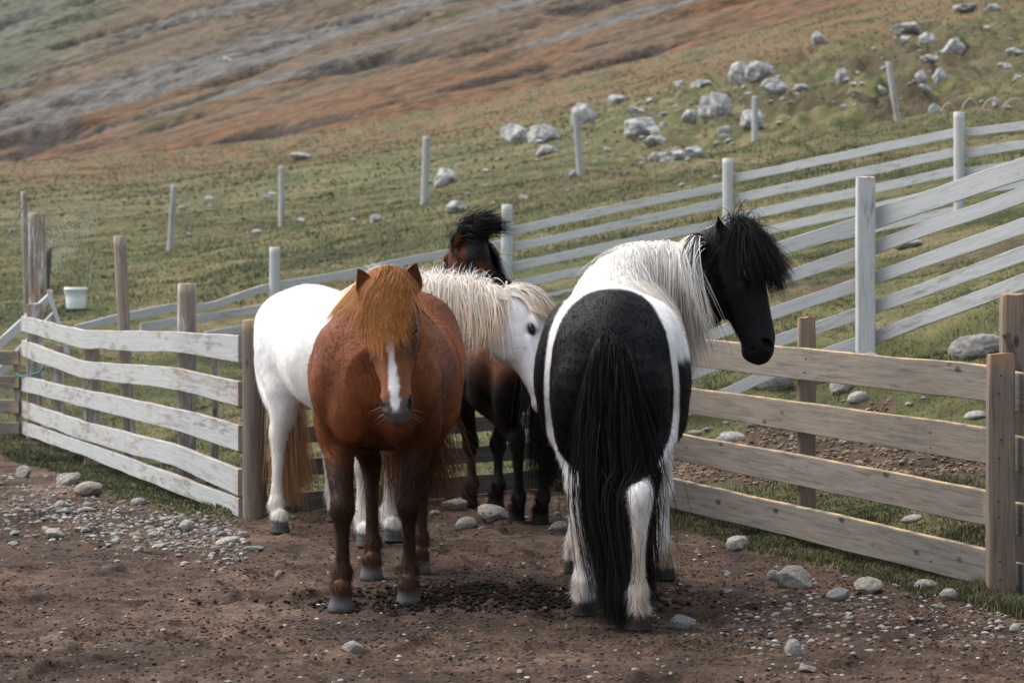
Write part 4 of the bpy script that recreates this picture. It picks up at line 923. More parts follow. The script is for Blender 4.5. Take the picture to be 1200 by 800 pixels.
        for q in (-1,1):
            F.ell(Hd(.33,-.075,q*.038), np.array([.090,.085,.042])*hs, axes=[a,fr,sd], k=.03)           # cheek
            F.ell(Hd(.28,.046,q*.070), np.array([.040,.014,.020])*hs, axes=[a,fr,sd], k=.02)             # brow
            F.ell(Hd(.33,.022,q*.086), np.array([.026,.014,.012])*hs, axes=[a,fr,sd], k=.008, cut=True)  # socket
            F.chain([Hd(.40,.0,q*.076), Hd(.66,-.006,q*.052)], [.014,.010], [.012,.009], sd, k=.02, n=3, flow=False)
            F.ell(Hd(.925,.022,q*.036), np.array([.040,.026,.020])*hs, axes=[a,fr,sd], k=.02)            # nostril wing
            F.ell(Hd(.945,.026,q*.047), np.array([.026,.012,.020])*hs, axes=[unit(a+fr*.5),unit(fr-a*.5),sd], k=.008, cut=True)
        F.ell(Hd(.985,.004), np.array([.030,.034,.038])*hs, axes=[a,fr,sd], k=.02); F.ell(Hd(.965,-.046), np.array([.028,.026,.030])*hs, axes=[a,fr,sd], k=.02)
        for q in (-1,1): F.ell(Hd(.95,-.030,q*.046), np.array([.040,.003,.016])*hs, axes=[a,fr,sd], k=.006, cut=True)
        # soles: flat under the hooves
        for k, hf in s.hoofc.items():
            for i in range(3):
                t = i/2; F.ell([hf[0]+.010+.006*t, hf[1], .062-.05*t], [.046+.014*t,.043+.011*t,.028], k=.008)
        Zg = F.ax[2]; F.F = np.maximum(F.F, (0.004-Zg)[None,None,:].astype(np.float32))
        F.F += 0
        V, Q = F.mesh()
        # fine muscle relief
        N = vnormals(V, Q); V = V+N*(fbm(V[:,0]*7, V[:,1]*7, V[:,2]*7+s.seed, 3)*.0035)[:,None]
        flp = np.concatenate(F.flowp); fld = np.concatenate(F.flowd)
        s.flp, s.fld = flp, fld
        col = s.color(V)
        # ears are joined into the same mesh
        for q in (-1,1):
            dd = V-Hd(.33,.022,q*.0750); m_ = sstep(1.0,.72,np.sqrt(((dd@a)/(.032*hs))**2+((dd@fr)/(.019*hs))**2+((dd@sd)/(.04*hs))**2)); col = mix(col, col*.10, m_)
            dd = V-Hd(.945,.024,q*.047); m_ = sstep(1.0,.7,np.sqrt(((dd@a)/(.036*hs))**2+((dd@fr)/(.024*hs))**2+((dd@sd)/(.018*hs))**2)); col = mix(col, np.array([.006,.005,.005]), m_)
        EV = []; EF = []; EC = []
        if ears:
            for q in (-1,1):
                base = Hd(-.015,-.022,q*.066); ax = unit(-a+sd*q*(.34)+fr*(.10+ear_tilt)); sdx = unit(np.cross(ax, fr)); fw = unit(fr*.85+sd*q*.5); fw = unit(fw-ax*(fw@ax)); lt = np.cross(ax, fw)
                nu, nv = 15, 13; g = []
                for layer in (0,1):
                    for j in range(nv):
                        t = j/(nv-1); w = .040*hs*(math.sin(math.pi*min(1,(t*.80+.20)))**.75)*(1-.25*t)+.0015; cu = 1.75-1.0*t
                        for i in range(nu):
                            u = (i/(nu-1)*2-1)*cu; rr = w/(1.0 if cu < 1.57 else 1)
                            pnt = base+ax*(t*.100*hs)+lt*rr*math.sin(u)-fw*rr*(math.cos(u)-.35)*.85+fw*.010*t
                            g.append(pnt+(-fw*math.cos(u)+lt*math.sin(u))*(.0035 if layer == 0 else -.001))
                g = np.array(g); o = 0; nn = nu*nv; ff = []
                for j in range(nv-1):
                    for i in range(nu-1):
                        A = j*nu+i; ff.append((A, A+1, A+nu+1, A+nu)); ff.append((nn+A, nn+A+nu, nn+A+nu+1, nn+A+1))
                for j in range(nv-1):
                    A = j*nu; ff.append((A, A+nu, nn+A+nu, nn+A)); A = j*nu+nu-1; ff.append((A, nn+A, nn+A+nu, A+nu))
                for i in range(nu-1): A = (nv-1)*nu+i; ff.append((A, A+1, nn+A+1, nn+A))
                EV.append(g); EF.append(np.array(ff)); c = s.color(g); c[nn:] = c[nn:]*.72; EC.append(c*1.2)
        VV = [V]; QQ = [Q]; CC = [col]; off = len(V)
        for g, ff, c in zip(EV, EF, EC): VV.append(g); QQ.append(ff+off); CC.append(c); off += len(g)
        s.root = empty('horse', (s.c[0], s.c[1], s.z0), s.rz); tag(s.root, s.label, 'horse', None)
        s.body = mesh_np('body', np.concatenate(VV), np.concatenate(QQ), mats['coat'], s.root, col=np.concatenate(CC))
        s.V, s.Q, s.N, s.col = V, Q, N, col
        # eyes with lids
        for q in (-1,1):
            c = Hd(.33,.022,q*.0750); r = .0195*hs; Vi, Fi = ICO[3]; Ve = (Vi[:,:1]*a*1.15+Vi[:,1:2]*fr*.66+Vi[:,2:]*sd*.85)
            mesh_np('eye', Ve*r+c, Fi, mats['eye'], s.root)
        return s
    def color(s, p):
        c = s.cf(s, p); k = fbm(p[:,0]*38, p[:,1]*38, p[:,2]*6, 3); return c*(1+s.streak*k)[:,None]
    def hmask(s, p):
        d = p-s.hp; t = np.clip(d@s.ha, -.03, s.hL*1.08); dist = np.linalg.norm(d-t[:,None]*s.ha, axis=1)
        return sstep(.215, .185, dist)*(((d@s.ha) > -.09))
    def headc(s, p):
        d = p-s.hp; return d@s.ha/s.hL, d@s.hsd, d@s.hfr
    def fur(s, n, mat, length=.016, seed=1, width=.0026):
        r = np.random.default_rng(seed); V, Q = s.V, s.Q
        ar = np.linalg.norm(np.cross(V[Q[:,2]]-V[Q[:,0]], V[Q[:,3]]-V[Q[:,1]]), axis=1); cs = np.cumsum(ar); k = np.searchsorted(cs, r.random(n)*cs[-1])
        a, b = r.random((2,n,1)); q = Q[k]; p = (V[q[:,0]]*(1-a)+V[q[:,1]]*a)*(1-b)+(V[q[:,3]]*(1-a)+V[q[:,2]]*a)*b
        N = unit(s.N[q].sum(1)); keep = (p[:,2] > .075); p, N = p[keep], N[keep]; n = len(p)
        fl = np.empty_like(p)
        for i in range(0, n, 8000):
            d2 = ((p[i:i+8000,None]-s.flp[None])**2).sum(-1); fl[i:i+8000] = s.fld[np.argmin(d2, 1)]
        fl = fl+np.array([0,0,-.35]); fl = fl-N*(fl*N).sum(-1)[:,None]; fl = unit(fl)
        fl = unit(fl+r.normal(size=fl.shape)*.18+N*(.20+.22*r.random((n,1))))
        shag = 1+1.3*sstep(.22,.12,p[:,2])*sstep(.07,.12,p[:,2])+.5*sstep(.85,.6,p[:,2])
        t, su, nf = s.headc(p); hd = (t > .0) & (t < 1.15) & (np.abs(su) < .14) & (np.abs(nf) < .2); shag = np.where(hd, .45, shag)
        jaw = hd & (nf < -.08) & (t < .9); shag = np.where(jaw, s.beard, shag)
        L = length*(.6+.8*r.random(n))*shag; sdv = unit(np.cross(fl, N)+r.normal(size=fl.shape)*.15)*width*.5
        b0 = p-N*.0015; V_ = np.stack([b0-sdv, b0+sdv, b0+fl*L[:,None]], 1).reshape(-1,3); F_ = np.arange(n*3).reshape(n,3)
        c = s.color(p)*(1+.10*r.normal(size=(n,1))).clip(.5,1.6)
        mesh_np('coat', V_, F_, mat, s.root, col=np.repeat(c, 3, axis=0))
    def hair(s, name, parts, mat):
        Vs = []; Fs = []; Cs = []; o = 0
        for V, F, C in parts: Vs.append(V); Fs.append(F+o); Cs.append(C); o += len(V)
        return mesh_np(name, np.concatenate(Vs), np.concatenate(Fs), mat, s.root, col=np.concatenate(Cs))
    def crest(s, n, seed, t0=.0, t1=1.0, spread=.018):
        """points along the top line of the neck, from withers to poll"""
        r = np.random.default_rng(seed); P_ = s.neckp; t = t0+(t1-t0)*r.random(n); i = t*(len(P_)-1); k = np.floor(i).astype(int).clip(0,len(P_)-2); f = (i-k)[:,None]
        c = P_[k]*(1-f)+P_[k+1]*f; ax = unit(P_[k+1]-P_[k]); up = np.array([0,0,1.])-ax*ax[:,2:3]; up = unit(up+1e-6); lat = np.cross(ax, up)
        q = c+up*.05+lat*r.normal(size=(n,1))*spread
        for _ in range(30):                # climb to the surface
            v = s.F.sample(q); q = q+up*np.clip(-v, 0, .03)[:,None]
        return q, up, lat, ax, t

def hoofcolor(s, p, c, hoof=(.10,.095,.09), fet=None):
    hm = sstep(.082, .062, p[:,2]+.010*vnoise(p[:,0]*30, p[:,1]*30, 0)); band = .85+.3*vnoise(p[:,2]*160, s.seed, 0)
    return mix(c, np.array(hoof)[None]*band[:,None], hm)
def build_horses():
    coat = coat_mat(); hm = hair_mat('long_hair', .6, .10); fm = hair_mat('fur', .85, .0)
    em = NT('eye'); em.b.inputs['Base Color'].default_value = (.008,.005,.004,1); em.set(em.b, Roughness=.10); em.b.inputs['Specular IOR Level'].default_value = .35
    mats = dict(coat=coat, eye=em.m)
    A = np.array
    # ---------------------------------------------------------------- chestnut, facing the camera
    def cc(s, p):
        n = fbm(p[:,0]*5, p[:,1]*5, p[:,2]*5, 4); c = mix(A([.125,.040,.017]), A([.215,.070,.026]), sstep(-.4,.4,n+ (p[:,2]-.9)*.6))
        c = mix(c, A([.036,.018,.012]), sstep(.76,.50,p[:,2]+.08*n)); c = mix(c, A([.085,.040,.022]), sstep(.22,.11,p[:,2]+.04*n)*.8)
        t, u, f = s.headc(p); hd = sstep(-.05,.05,t)*s.hmask(p)
        c = mix(c, A([.125,.045,.020]), hd*.75*sstep(.6,.3,t)*sstep(.12,.11,np.abs(u))*(f > -.13)); c = mix(c, A([.24,.085,.030]), hd*sstep(.5,.7,t)*.8)
        mz = hd*sstep(.86,.97,t+.02*n); c = mix(c, A([.115,.09,.085]), mz); c = mix(c, A([.03,.024,.022]), hd*sstep(.955,.975,t)*sstep(-.012,-.020,f)*sstep(-.040,-.030,f)); c = mix(c, A([.07,.055,.05]), hd*sstep(-.035,-.045,f)*sstep(.9,.95,t)); c = mix(c, A([.055,.028,.02]), hd*sstep(.25,.4,t)*sstep(.62,.5,t)*sstep(.045,.075,np.abs(u))*sstep(.108,.098,np.abs(u))*(f > -.09)*.8)
        w = (.020+.007*np.sin(t*7+.5))*(1-.45*sstep(.8,1.0,t))+.004*vnoise(t*30,0,0); bl = hd*sstep(.004,-.004,np.abs(u+.002)-w)*sstep(.20,.30,t)*sstep(1.04,.98,t)*(f > .01); c = mix(c, A([.80,.78,.77]), bl)
        return hoofcolor(s, p, c, (.105,.10,.10))
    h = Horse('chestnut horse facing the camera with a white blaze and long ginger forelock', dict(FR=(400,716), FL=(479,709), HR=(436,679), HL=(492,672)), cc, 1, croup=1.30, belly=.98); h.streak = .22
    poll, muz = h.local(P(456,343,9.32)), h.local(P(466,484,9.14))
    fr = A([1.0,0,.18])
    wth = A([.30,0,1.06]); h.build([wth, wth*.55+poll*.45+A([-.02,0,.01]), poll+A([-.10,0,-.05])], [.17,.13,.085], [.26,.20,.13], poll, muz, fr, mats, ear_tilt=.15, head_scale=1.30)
    h.fur(90000, fm, seed=3)
    r = np.random.default_rng(2)
    # forelock
    def hair_cols(n, a, b, sd): rr = np.random.default_rng(sd); return mix(A(a), A(b), rr.random(n)**1.2)
    n = 5200; th = r.random(n)*6.283; rad = np.sqrt(r.random(n)); rt = h.hp+h.ha*(-.055+.035*np.cos(th)*rad)[:,None]+h.hfr*(.02+.045*np.cos(th+1)*rad)[:,None]+h.hsd*(.040*np.sin(th)*rad)[:,None]
    for _ in range(12): v, g = h.F.sample(rt, True); rt = rt-g*v[:,None]
    sid = ((rt-h.hp)@h.hsd); d0 = unit(h.hfr[None]*.9+A([0,0,.55])+h.hsd[None]*(sid*2)[:,None]+r.normal(size=(n,3))*.12)
    clm = r.integers(0, 140, n); cl_ = r.random(140); sgu = np.sign(h.hsd@A([0,1,0])); p = strand_sim(h.F, rt, d0, .25+.13*cl_[clm]+.05*r.random(n)-3.3*np.abs(sid)+.04*np.clip(-sid*sgu*20+.3,-.5,1), 16, 1.0, clump=clm, bias=h.hfr[None]*.12-h.hsd[None]*(sid*9)[:,None], jit=.09, damp=.70, rad=.030, lift=.034, wave=.07, seed=5)
    tl = np.abs((p[:,10:]-h.hp)@h.hsd).max(1); kp = (tl < .088) | (r.random(n) < .22); p, clm = p[kp], clm[kp]; n = len(p)
    fl = ribbons(p, .0024+.0014*r.random(n), hair_cols(n,[.13,.045,.015],[.36,.14,.04],1)*(.55+.7*cl_[clm][:,None]), hair_cols(n,[.30,.11,.032],[.52,.24,.08],2)*(.55+.7*cl_[clm][:,None]), 6, field=h.F, streak=.32)
    h.hair('forelock', [fl], hm)
    parts = []
    for sgn, nn in ((1,3000),(-1,1500)):
        q, up, lat, ax, t = h.crest(nn, 10+sgn, .02, .93, .03)
        p = strand_sim(h.F, q, unit(up*.7+lat*sgn*.9), (.15 if sgn > 0 else .10)+.13*r.random(nn), 14, 1.0, bias=A([-.45,sgn*.15,0]), jit=.22, damp=.62, rad=.008, lift=.015, wave=.15, seed=8+sgn)
        parts.append(ribbons(p, .0026+.0014*r.random(nn), hair_cols(nn,[.20,.075,.024],[.36,.15,.05],3), hair_cols(nn,[.34,.145,.05],[.50,.27,.11],4), 9, field=h.F))
    h.hair('mane', parts, hm)
    def tail(h, n, cr, ct, L=(.75,.2), seed=20, bias=(0,0,0), spread=.045, flare=.05, start=None, width=.0028, grav=1.0, damp=.8, jit=.06, wave=.04, dfl=4):
        r = np.random.default_rng(seed); st = start if start is not None else A([-.70,0,1.13*h.S])
        q = st+r.normal(size=(n,3))*A([.012,spread*.55,.035]); v, g = h.F.sample(q, True); q = q-g*np.clip(v,-.08,.08)[:,None]
        d0 = unit(A([-.85,0,-.1])+A([0,1,0])*((q[:,1]-st[1])*dfl)[:,None]+r.normal(size=(n,3))*.08); cl = r.integers(0, n//30, n)
        p = strand_sim(h.F, q, d0, L[0]+L[1]*r.random(n), 26, grav, bias=np.asarray(bias), clump=cl, jit=jit, damp=damp, rad=.01, lift=.03, wave=wave, seed=seed+1, floor=.02)
        # gather under the dock, then fan
        t = np.linspace(0,1,27)[None,:,None]; lateral = r.normal(size=(n,1,3))*A([.5,1,0.15]); cen = p.mean(0, keepdims=True)
        p = cen+(p-cen)*(1-.2*np.sin(np.pi*t))+lateral*flare*np.where(t < .62, np.sin(np.pi*.5*t/.62), 1-.35*(t-.62)/.38)*.9
        v, g = h.F.sample(p.reshape(-1,3), True); pen = np.clip(.008-v,0,.1)[:,None]; ins = ((p.reshape(-1,3) > h.F.lo+.02).all(1) & (p.reshape(-1,3) < h.F.lo+(h.F.n-3)*h.F.h).all(1))[:,None]
        p = (p.reshape(-1,3)+g*pen*ins).reshape(p.shape); p[...,2] = np.maximum(p[...,2], .015)
        return ribbons(p, width*(.8+.5*r.random(n)), cr(n), ct(n), seed+2)
    h.hair('tail', [tail(h, 2600, lambda n: hair_cols(n,[.06,.028,.016],[.14,.055,.025],5), lambda n: hair_cols(n,[.07,.035,.020],[.20,.09,.045],6), L=(.72,.22), bias=(-.05,.26,0), jit=.16, wave=.10)], hm)
    def whiskers(h, n, col, seed=77):
        r = np.random.default_rng(seed); rt = h.hp+h.ha*(h.hL*(.90+.12*r.random(n)))[:,None]+h.hfr*(-.04+.03*r.random(n))[:,None]+h.hsd*((r.random(n)*2-1)*.05)[:,None]
        for _ in range(10): v, g = h.F.sample(rt, True); rt = rt-g*v[:,None]
        v, g = h.F.sample(rt, True); p = strand_sim(h.F, rt, g, .03+.05*r.random(n), 5, .3, bias=h.ha*.4, jit=.3, damp=.9, rad=.0, lift=0, seed=seed)
        return ribbons(p, np.full(n,.0009), np.tile(A(col),(n,1)), np.tile(A(col),(n,1)), seed)
    h.hair('whiskers', [whiskers(h, 22, [.4,.33,.27])], hm)
    lap('chestnut')
    # ---------------------------------------------------------------- white horse with the cream mane
    def cw(s, p):
        n = fbm(p[:,0]*6, p[:,1]*6, p[:,2]*6, 4); c = mix(A([.80,.80,.79]), A([.72,.70,.67]), sstep(-.1,.5,n))
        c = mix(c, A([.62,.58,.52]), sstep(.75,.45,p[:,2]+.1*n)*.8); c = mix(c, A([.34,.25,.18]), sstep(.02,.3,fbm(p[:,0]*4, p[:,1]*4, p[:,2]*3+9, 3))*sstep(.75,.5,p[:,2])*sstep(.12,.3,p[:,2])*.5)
        t, u, f = s.headc(p); hd = sstep(-.05,.05,t)*s.hmask(p)
        sp = vnoise(p[:,0]*75, p[:,1]*75, p[:,2]*75); c = mix(c, A([.66,.66,.67]), hd*.7); c = mix(c, A([.33,.31,.31]), hd*sstep(.60,.75,sp)*.6)
        c = mix(c, A([.36,.27,.24]), hd*sstep(.66,.92,t+.05*n)*.8); c = mix(c, A([.50,.45,.42]), hd*sstep(-.02,-.10,f)*.7); ey = np.exp(-(((t-.33)*s.hL)**2+(f-.022)**2)/(.028**2)); c = mix(c, A([.12,.10,.10]), hd*np.clip(ey,0,1)*.8)
        return hoofcolor(s, p, c, (.085,.08,.078))
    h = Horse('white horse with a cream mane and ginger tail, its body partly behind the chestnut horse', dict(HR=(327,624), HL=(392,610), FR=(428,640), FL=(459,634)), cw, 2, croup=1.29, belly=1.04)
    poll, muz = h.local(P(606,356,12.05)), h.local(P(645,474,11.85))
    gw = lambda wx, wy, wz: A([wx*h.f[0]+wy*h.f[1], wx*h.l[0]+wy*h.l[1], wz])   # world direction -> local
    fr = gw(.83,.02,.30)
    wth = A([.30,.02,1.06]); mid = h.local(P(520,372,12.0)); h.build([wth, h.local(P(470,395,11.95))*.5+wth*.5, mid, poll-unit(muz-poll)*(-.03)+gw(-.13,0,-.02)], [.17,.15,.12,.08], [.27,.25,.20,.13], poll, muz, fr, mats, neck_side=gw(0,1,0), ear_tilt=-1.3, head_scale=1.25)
    h.fur(90000, fm, seed=4)
    parts = []; nn = 8000; q, up, lat, ax, t = h.crest(nn, 31, .03, 1.0, .028)
    cam_side = gw(0,-1,0); r = np.random.default_rng(33)
    p = strand_sim(h.F, q, unit(up*.8+cam_side*.7+r.normal(size=(nn,3))*.15), .26+.16*r.random(nn), 15, 1.0, bias=cam_side*.1+gw(-.12,0,0), jit=.14, damp=.66, rad=.010, lift=.022, wave=.06, seed=34)
    cr = hair_cols(nn,[.84,.77,.67],[.90,.88,.84],8); ct = mix(A([.86,.74,.58]), A([.66,.46,.27]), r.random(nn)**1.4); parts.append(ribbons(p, .0028+.0014*r.random(nn), cr, ct, 35, streak=.10, field=h.F))
    n2 = 900; q, up, lat, ax, t = h.crest(n2, 36, .05, .98, .02); p = strand_sim(h.F, q, unit(up+r.normal(size=(n2,3))*.4), .05+.06*r.random(n2), 8, .25, jit=.5, damp=.8, rad=.004, seed=37)
    parts.append(ribbons(p, .0024+0*r.random(n2), hair_cols(n2,[.8,.78,.74],[.86,.85,.82],9), hair_cols(n2,[.8,.78,.74],[.86,.85,.82],9), 38, streak=.06, field=h.F)); h.hair('mane', parts, hm)
    n = 4500; rt = h.hp+h.ha*(-.07+.07*r.random(n))[:,None]+h.hfr*(-.04+.12*r.random(n))[:,None]+h.hsd*(r.normal(0,.03,n))[:,None]
    for _ in range(12): v, g = h.F.sample(rt, True); rt = rt-g*v[:,None]
    p = strand_sim(h.F, rt, unit(h.hfr[None]*.9+A([0,0,.7])+r.normal(size=(n,3))*.2), .20+.12*r.random(n), 13, 1.0, bias=h.hfr*.6, jit=.12, damp=.7, rad=.010, lift=.03, seed=40)
    h.hair('forelock', [ribbons(p, .0026+.001*r.random(n), hair_cols(n,[.8,.77,.72],[.86,.84,.8],10), hair_cols(n,[.55,.38,.22],[.75,.66,.55],11), 41, streak=.08, field=h.F)], hm)
    h.hair('tail', [tail(h, 3000, lambda n: hair_cols(n,[.50,.36,.24],[.62,.50,.38],12), lambda n: hair_cols(n,[.36,.15,.055],[.58,.38,.22],13), L=(.78,.14), seed=50, bias=(0,.09,0), start=A([-.68,.05,1.0*h.S]), flare=.030, dfl=1, jit=.07)], hm)
    lap('white')
    # ---------------------------------------------------------------- black and white horse seen from behind
    def cp(s, p):
        n = fbm(p[:,0]*9, p[:,1]*9, p[:,2]*9, 4)*.02; x, y, z = p.T; c = np.tile(A([.80,.79,.78]), (len(p),1))
        c = mix(c, A([.55,.45,.35]), sstep(.62,.22,z)*sstep(-.2,.3,fbm(x*6,y*6,z*6,3)+.1)*.85)
        c = mix(c, A([.30,.17,.09]), sstep(.24,.10,z)*sstep(.0,.3,fbm(x*14,y*14,z*9,3)+.05)*.6)
        z0 = .84; hz = np.where(z > z0, .440, .29); wy = .240
        ay = np.abs(y); az_ = np.abs(z-z0); e1 = (ay/wy)**2.5+(az_/hz)**2.5; e2 = (ay/.263)**2.5+(az_/np.where(z > z0,.478,.50))**2.5; zt = np.where(y > 0, 1.27, 1.03); m1 = sstep(1.04,.98,e1+n*3)*sstep(-.28,-.31,x+n*1.5+.35*np.clip(z-1.1,0,1)*0)
        m2 = sstep(.97,1.03,e2+n*2)*(ay > .15)*sstep(.62,.68,z+n*2)*sstep(zt,zt-.05,z+n*2)*sstep(.05,-.02,x+n*2)
        blk = np.maximum(m1, m2*(1-m1)); 
        t, u, f = s.headc(p); d = np.linalg.norm(p-s.hp, axis=1); hd = sstep(-.095,-.055,(p-s.hp)@s.right+n*1.5+(p[:,2]-s.hp[2])*.04)*(p[:,2] > .9)*(p[:,0] > .25); hd = np.maximum(hd, s.hmask(p))
        blk = np.maximum(blk, hd); c = mix(c, mix(A([.006,.006,.007]), A([.015,.011,.010]), sstep(0,.03,n)), blk)
        return hoofcolor(s, p, c, (.04,.032,.028))
    h = Horse('black and white pinto horse seen from behind with a long black tail, looking right', dict(HL=(683,722), HR=(748,739), FL=(674,672), FR=(778,680)), cp, 3, croup=1.30, belly=.95)
    poll, muz = h.local(P(855,285,10.62)), h.local(P(893,414,10.55))
    gw = lambda wx, wy, wz: A([wx*h.f[0]+wy*h.f[1], wx*h.l[0]+wy*h.l[1], wz])
    fr = gw(.96,-.05,.28); wth = A([.26,0,1.07])
    h.right = gw(1,0,0); n1 = h.local(P(745,350,10.55)); n2_ = h.local(P(812,338,10.62))
    h.build([wth, n1, n2_, poll+gw(-.035,0,-.02)], [.16,.14,.115,.075], [.25,.23,.185,.105], poll, muz, fr, mats, neck_side=gw(0,1,0), ear_tilt=-.1, head_scale=1.31)
    h.beard = 2.6; h.fur(110000, fm, seed=5)
    r = np.random.default_rng(60); nn = 8500; q, up, lat, ax, t = h.crest(nn, 61, .10, 1.0, .025); cs = gw(0,-1,0)
    p = strand_sim(h.F, q, unit(up*.9+cs*.9+gw(.25,0,0)+r.normal(size=(nn,3))*.12), .36+(.08+.26*r.random(nn))*(.2+t), 18, 1.0, bias=cs*.08+gw(.10,0,0), jit=.09, damp=.70, rad=.010, lift=.02, wave=.05, seed=62)
    blk = (t > .985+.01*r.normal(size=nn))[:,None]; kp = blk[:,0] | (((p-h.hp)@h.right).max(1) < .005); p, blk, t = p[kp], blk[kp], t[kp]; nn = len(p)
    cr = np.where(blk, A([.012,.011,.011]), hair_cols(nn,[.78,.75,.70],[.90,.89,.87],14)); ct = np.where(blk, A([.015,.013,.012]), mix(A([.86,.83,.78]), A([.58,.46,.35]), r.random(nn)**1.2*np.clip(t*1.3,0,1)))
    h.hair('mane', [ribbons(p, .0027+.0013*r.random(nn), cr, ct, 63, streak=.10, field=h.F)], hm)
    n = 8000; th = r.random(n)*6.28; rad = np.sqrt(r.random(n)); rt = h.hp+h.ha*(-.03+.05*np.cos(th)*rad)[:,None]+h.hfr*(.03*rad)[:,None]+h.hsd*(.06*np.sin(th)*rad)[:,None]
    for _ in range(12): v, g = h.F.sample(rt, True); rt = rt-g*v[:,None]
    sidd = np.where(r.random(n) < .5, 1, -1)[:,None]
    p = strand_sim(h.F, rt, unit(h.hfr[None]*.75+A([0,0,.75])+h.hsd[None]*sidd*.35+r.normal(size=(n,3))*.2), .22+.16*r.random(n), 15, 1.0, bias=h.hfr*.36+h.hsd*0, jit=.22, damp=.72, rad=.012, lift=.05, wave=.06, seed=65)
    bc = lambda n: hair_cols(n,[.006,.006,.007],[.018,.016,.016],15)
    h.hair('forelock', [ribbons(p, .0026+.0012*r.random(n), bc(n), bc(n), 66, field=h.F)], hm)
    h.hair('tail', [tail(h, 10000, bc, lambda n: hair_cols(n,[.010,.010,.011],[.028,.025,.024],16), L=(.86,.20), seed=70, flare=.054, spread=.028, dfl=1.5, bias=(0,-.21,0), jit=.035, wave=.02, damp=.70, width=.0028, start=A([-.70,-.01,1.06*h.S]))], hm)
    lap('pinto')
    # ---------------------------------------------------------------- dark bay at the back
    def cb(s, p):
        n = fbm(p[:,0]*6, p[:,1]*6, p[:,2]*6, 4); c = mix(A([.055,.020,.011]), A([.115,.040,.018]), sstep(-.3,.4,n+(p[:,2]-.85)))
        c = mix(c, A([.009,.008,.008]), sstep(.86,.72,p[:,2]+.06*n)); t, u, f = s.headc(p); nk = sstep(.28,.36,p[:,0]-.25*(1.2-p[:,2]))*(p[:,2] > .95); c = mix(c, A([.008,.007,.007]), nk); hd = s.hmask(p)*sstep(-.01,.02,(p-s.hp)@s.left); c = mix(c, A([.008,.007,.007]), s.hmask(p)); c = mix(c, A([.085,.028,.014]), hd*.9)
        return hoofcolor(s, p, c, (.02,.018,.017))
    h = Horse('dark bay horse at the back by the rails, only its head and black legs showing', dict(HL=(606,614), HR=(634,615), FL=(551,594), FR=(582,596)), cb, 4, croup=1.19, belly=.82, h=.013)
    poll, muz = h.local(P(548,283,13.5)), h.local(P(520,368,13.85))
    gw = lambda wx, wy, wz: A([wx*h.f[0]+wy*h.f[1], wx*h.l[0]+wy*h.l[1], wz])
    h.left = gw(-1,0,0)
    h.build([A([.28,0,1.05]), A([.46,.02,1.24]), poll+gw(.04,-.05,-.06)], [.15,.12,.08], [.24,.19,.12], poll, muz, gw(-.5,.8,.25), mats)
    h.fur(40000, fm, seed=6); r = np.random.default_rng(80); nn = 5500; q, up, lat, ax, t = h.crest(nn, 81, .1, 1.0, .025); lt = np.where(r.random(nn)<.5, 1, -1)[:,None]
    p = strand_sim(h.F, q, unit(up*.9+lat*lt*.6), .18+.14*r.random(nn), 13, 1.0, bias=gw(.25,-.3,0), jit=.2, damp=.68, rad=.01, lift=.02, wave=.1, seed=82); parts = [ribbons(p, .003+.001*r.random(nn), bc(nn), bc(nn), 83, field=h.F)]
    h.hair('mane', parts, hm)
    n = 2400; rt = h.hp+r.normal(size=(n,3))*.045+A([0,0,.05])
    for _ in range(12): v, g = h.F.sample(rt, True); rt = rt-g*v[:,None]
    p = strand_sim(h.F, rt, unit(A([0,0,1.])+gw(.25,0,0)+r.normal(size=(n,3))*.15), .13+.10*r.random(n), 12, .12, bias=gw(1.6,-.1,-.15), jit=.25, damp=.8, rad=.01, seed=85)
    h.hair('forelock', [ribbons(p, .003+.001*r.random(n), bc(n), bc(n), 86)], hm)
    h.hair('tail', [tail(h, 1800, bc, bc, L=(.7,.15), seed=90)], hm)
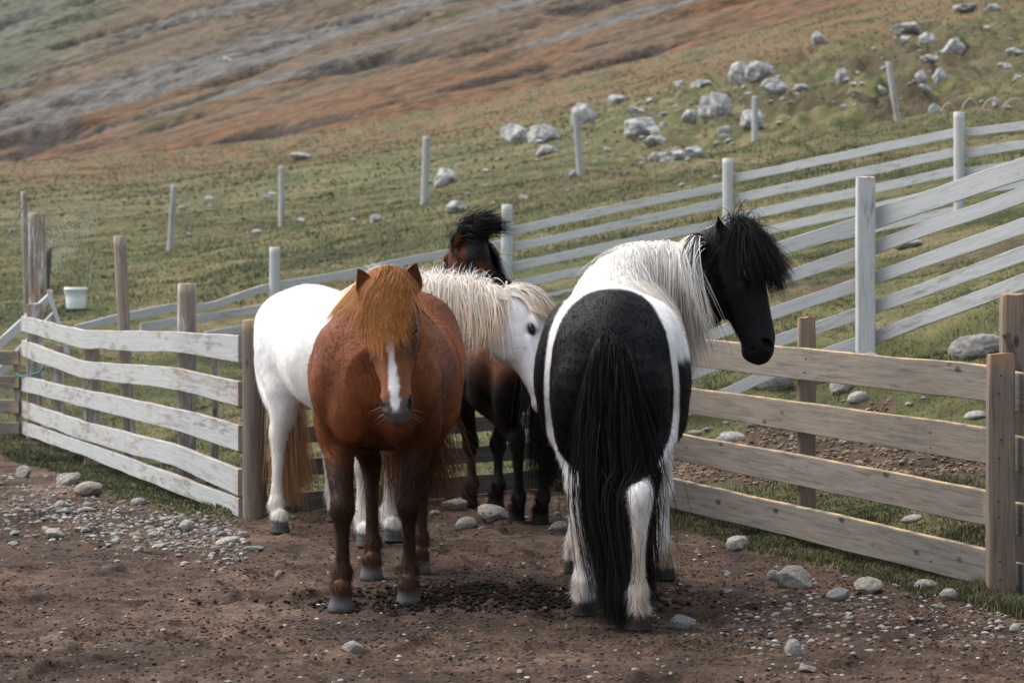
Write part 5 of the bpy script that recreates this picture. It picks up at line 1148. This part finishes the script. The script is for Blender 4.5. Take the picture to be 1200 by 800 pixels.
# ================================================================ camera, light, assembly
def setup():
    cam = bpy.data.cameras.new('camera'); co = bpy.data.objects.new('camera', cam); COL.objects.link(co); SC.camera = co
    co.location = (0,0,CAMH); co.rotation_euler = (math.pi/2, 0, 0)
    cam.sensor_width = 36; cam.lens = FPX/1200*36; cam.shift_y = -(400-HOR)/1200.0
    cam.clip_end = 4000; cam.clip_start = .1
    cam.dof.use_dof = True; cam.dof.focus_distance = 10.0; cam.dof.aperture_fstop = 5.6
    w = bpy.data.worlds.new('World'); SC.world = w; w.use_nodes = True; nt = w.node_tree; nt.nodes.clear()
    out = nt.nodes.new('ShaderNodeOutputWorld'); bg = nt.nodes.new('ShaderNodeBackground'); sky = nt.nodes.new('ShaderNodeTexSky')
    sky.sky_type = 'NISHITA'; sky.sun_disc = False
    el, az = math.radians(56), math.radians(-62)      # azimuth from +Y towards +X: the sun is behind a thin overcast, up and to the left
    sky.sun_elevation = el; sky.sun_rotation = az; sky.dust_density = 3.0; sky.air_density = 1.0; sky.ozone_density = 1.0
    hs = nt.nodes.new('ShaderNodeHueSaturation'); hs.inputs['Saturation'].default_value = .45; nt.links.new(sky.outputs[0], hs.inputs['Color']); nt.links.new(hs.outputs[0], bg.inputs[0]); bg.inputs[1].default_value = .15; nt.links.new(bg.outputs[0], out.inputs[0])
    s = bpy.data.lights.new('sun', 'SUN'); so = bpy.data.objects.new('sun', s); COL.objects.link(so)
    s.energy = 2.0; s.angle = math.radians(75); s.color = (1.0,.95,.89)
    d = Vector((math.sin(az)*math.cos(el), math.cos(az)*math.cos(el), math.sin(el)))
    so.rotation_euler = d.to_track_quat('Z','Y').to_euler()
    vs = SC.view_settings; vs.view_transform = 'Standard'; vs.look = 'None'; vs.exposure = 0.95; vs.gamma = 1; vs.use_curve_mapping = False
    SC.render.engine = 'CYCLES'; SC.cycles.use_denoising = True
    SC.cycles.max_bounces = 5; SC.cycles.diffuse_bounces = 3; SC.cycles.glossy_bounces = 2; SC.cycles.transparent_max_bounces = 4
import time as _t
_t0 = _t.time()
def lap(s): print('LAP', s, round(_t.time()-_t0, 1))
setup()
ground_mesh(ground_mat()); lap('ground')
hill_mesh(hill_mat()); lap('hill')
build_fences(); lap('fences')
small_things()
SM = stone_mat(); BM = boulder_mat()
stones(SM, BM); lap('stones')
gravel(attr_mat('gravel_grain', .9, .2, .25, 60), attr_mat('soil_grain', .95, .1)); lap('gravel')
GB = attr_mat('grass_blade', .7, .25); grass_all(GB); heather(GB); lap('grass')
if 'build_horses' in globals(): build_horses(); lap('horses')
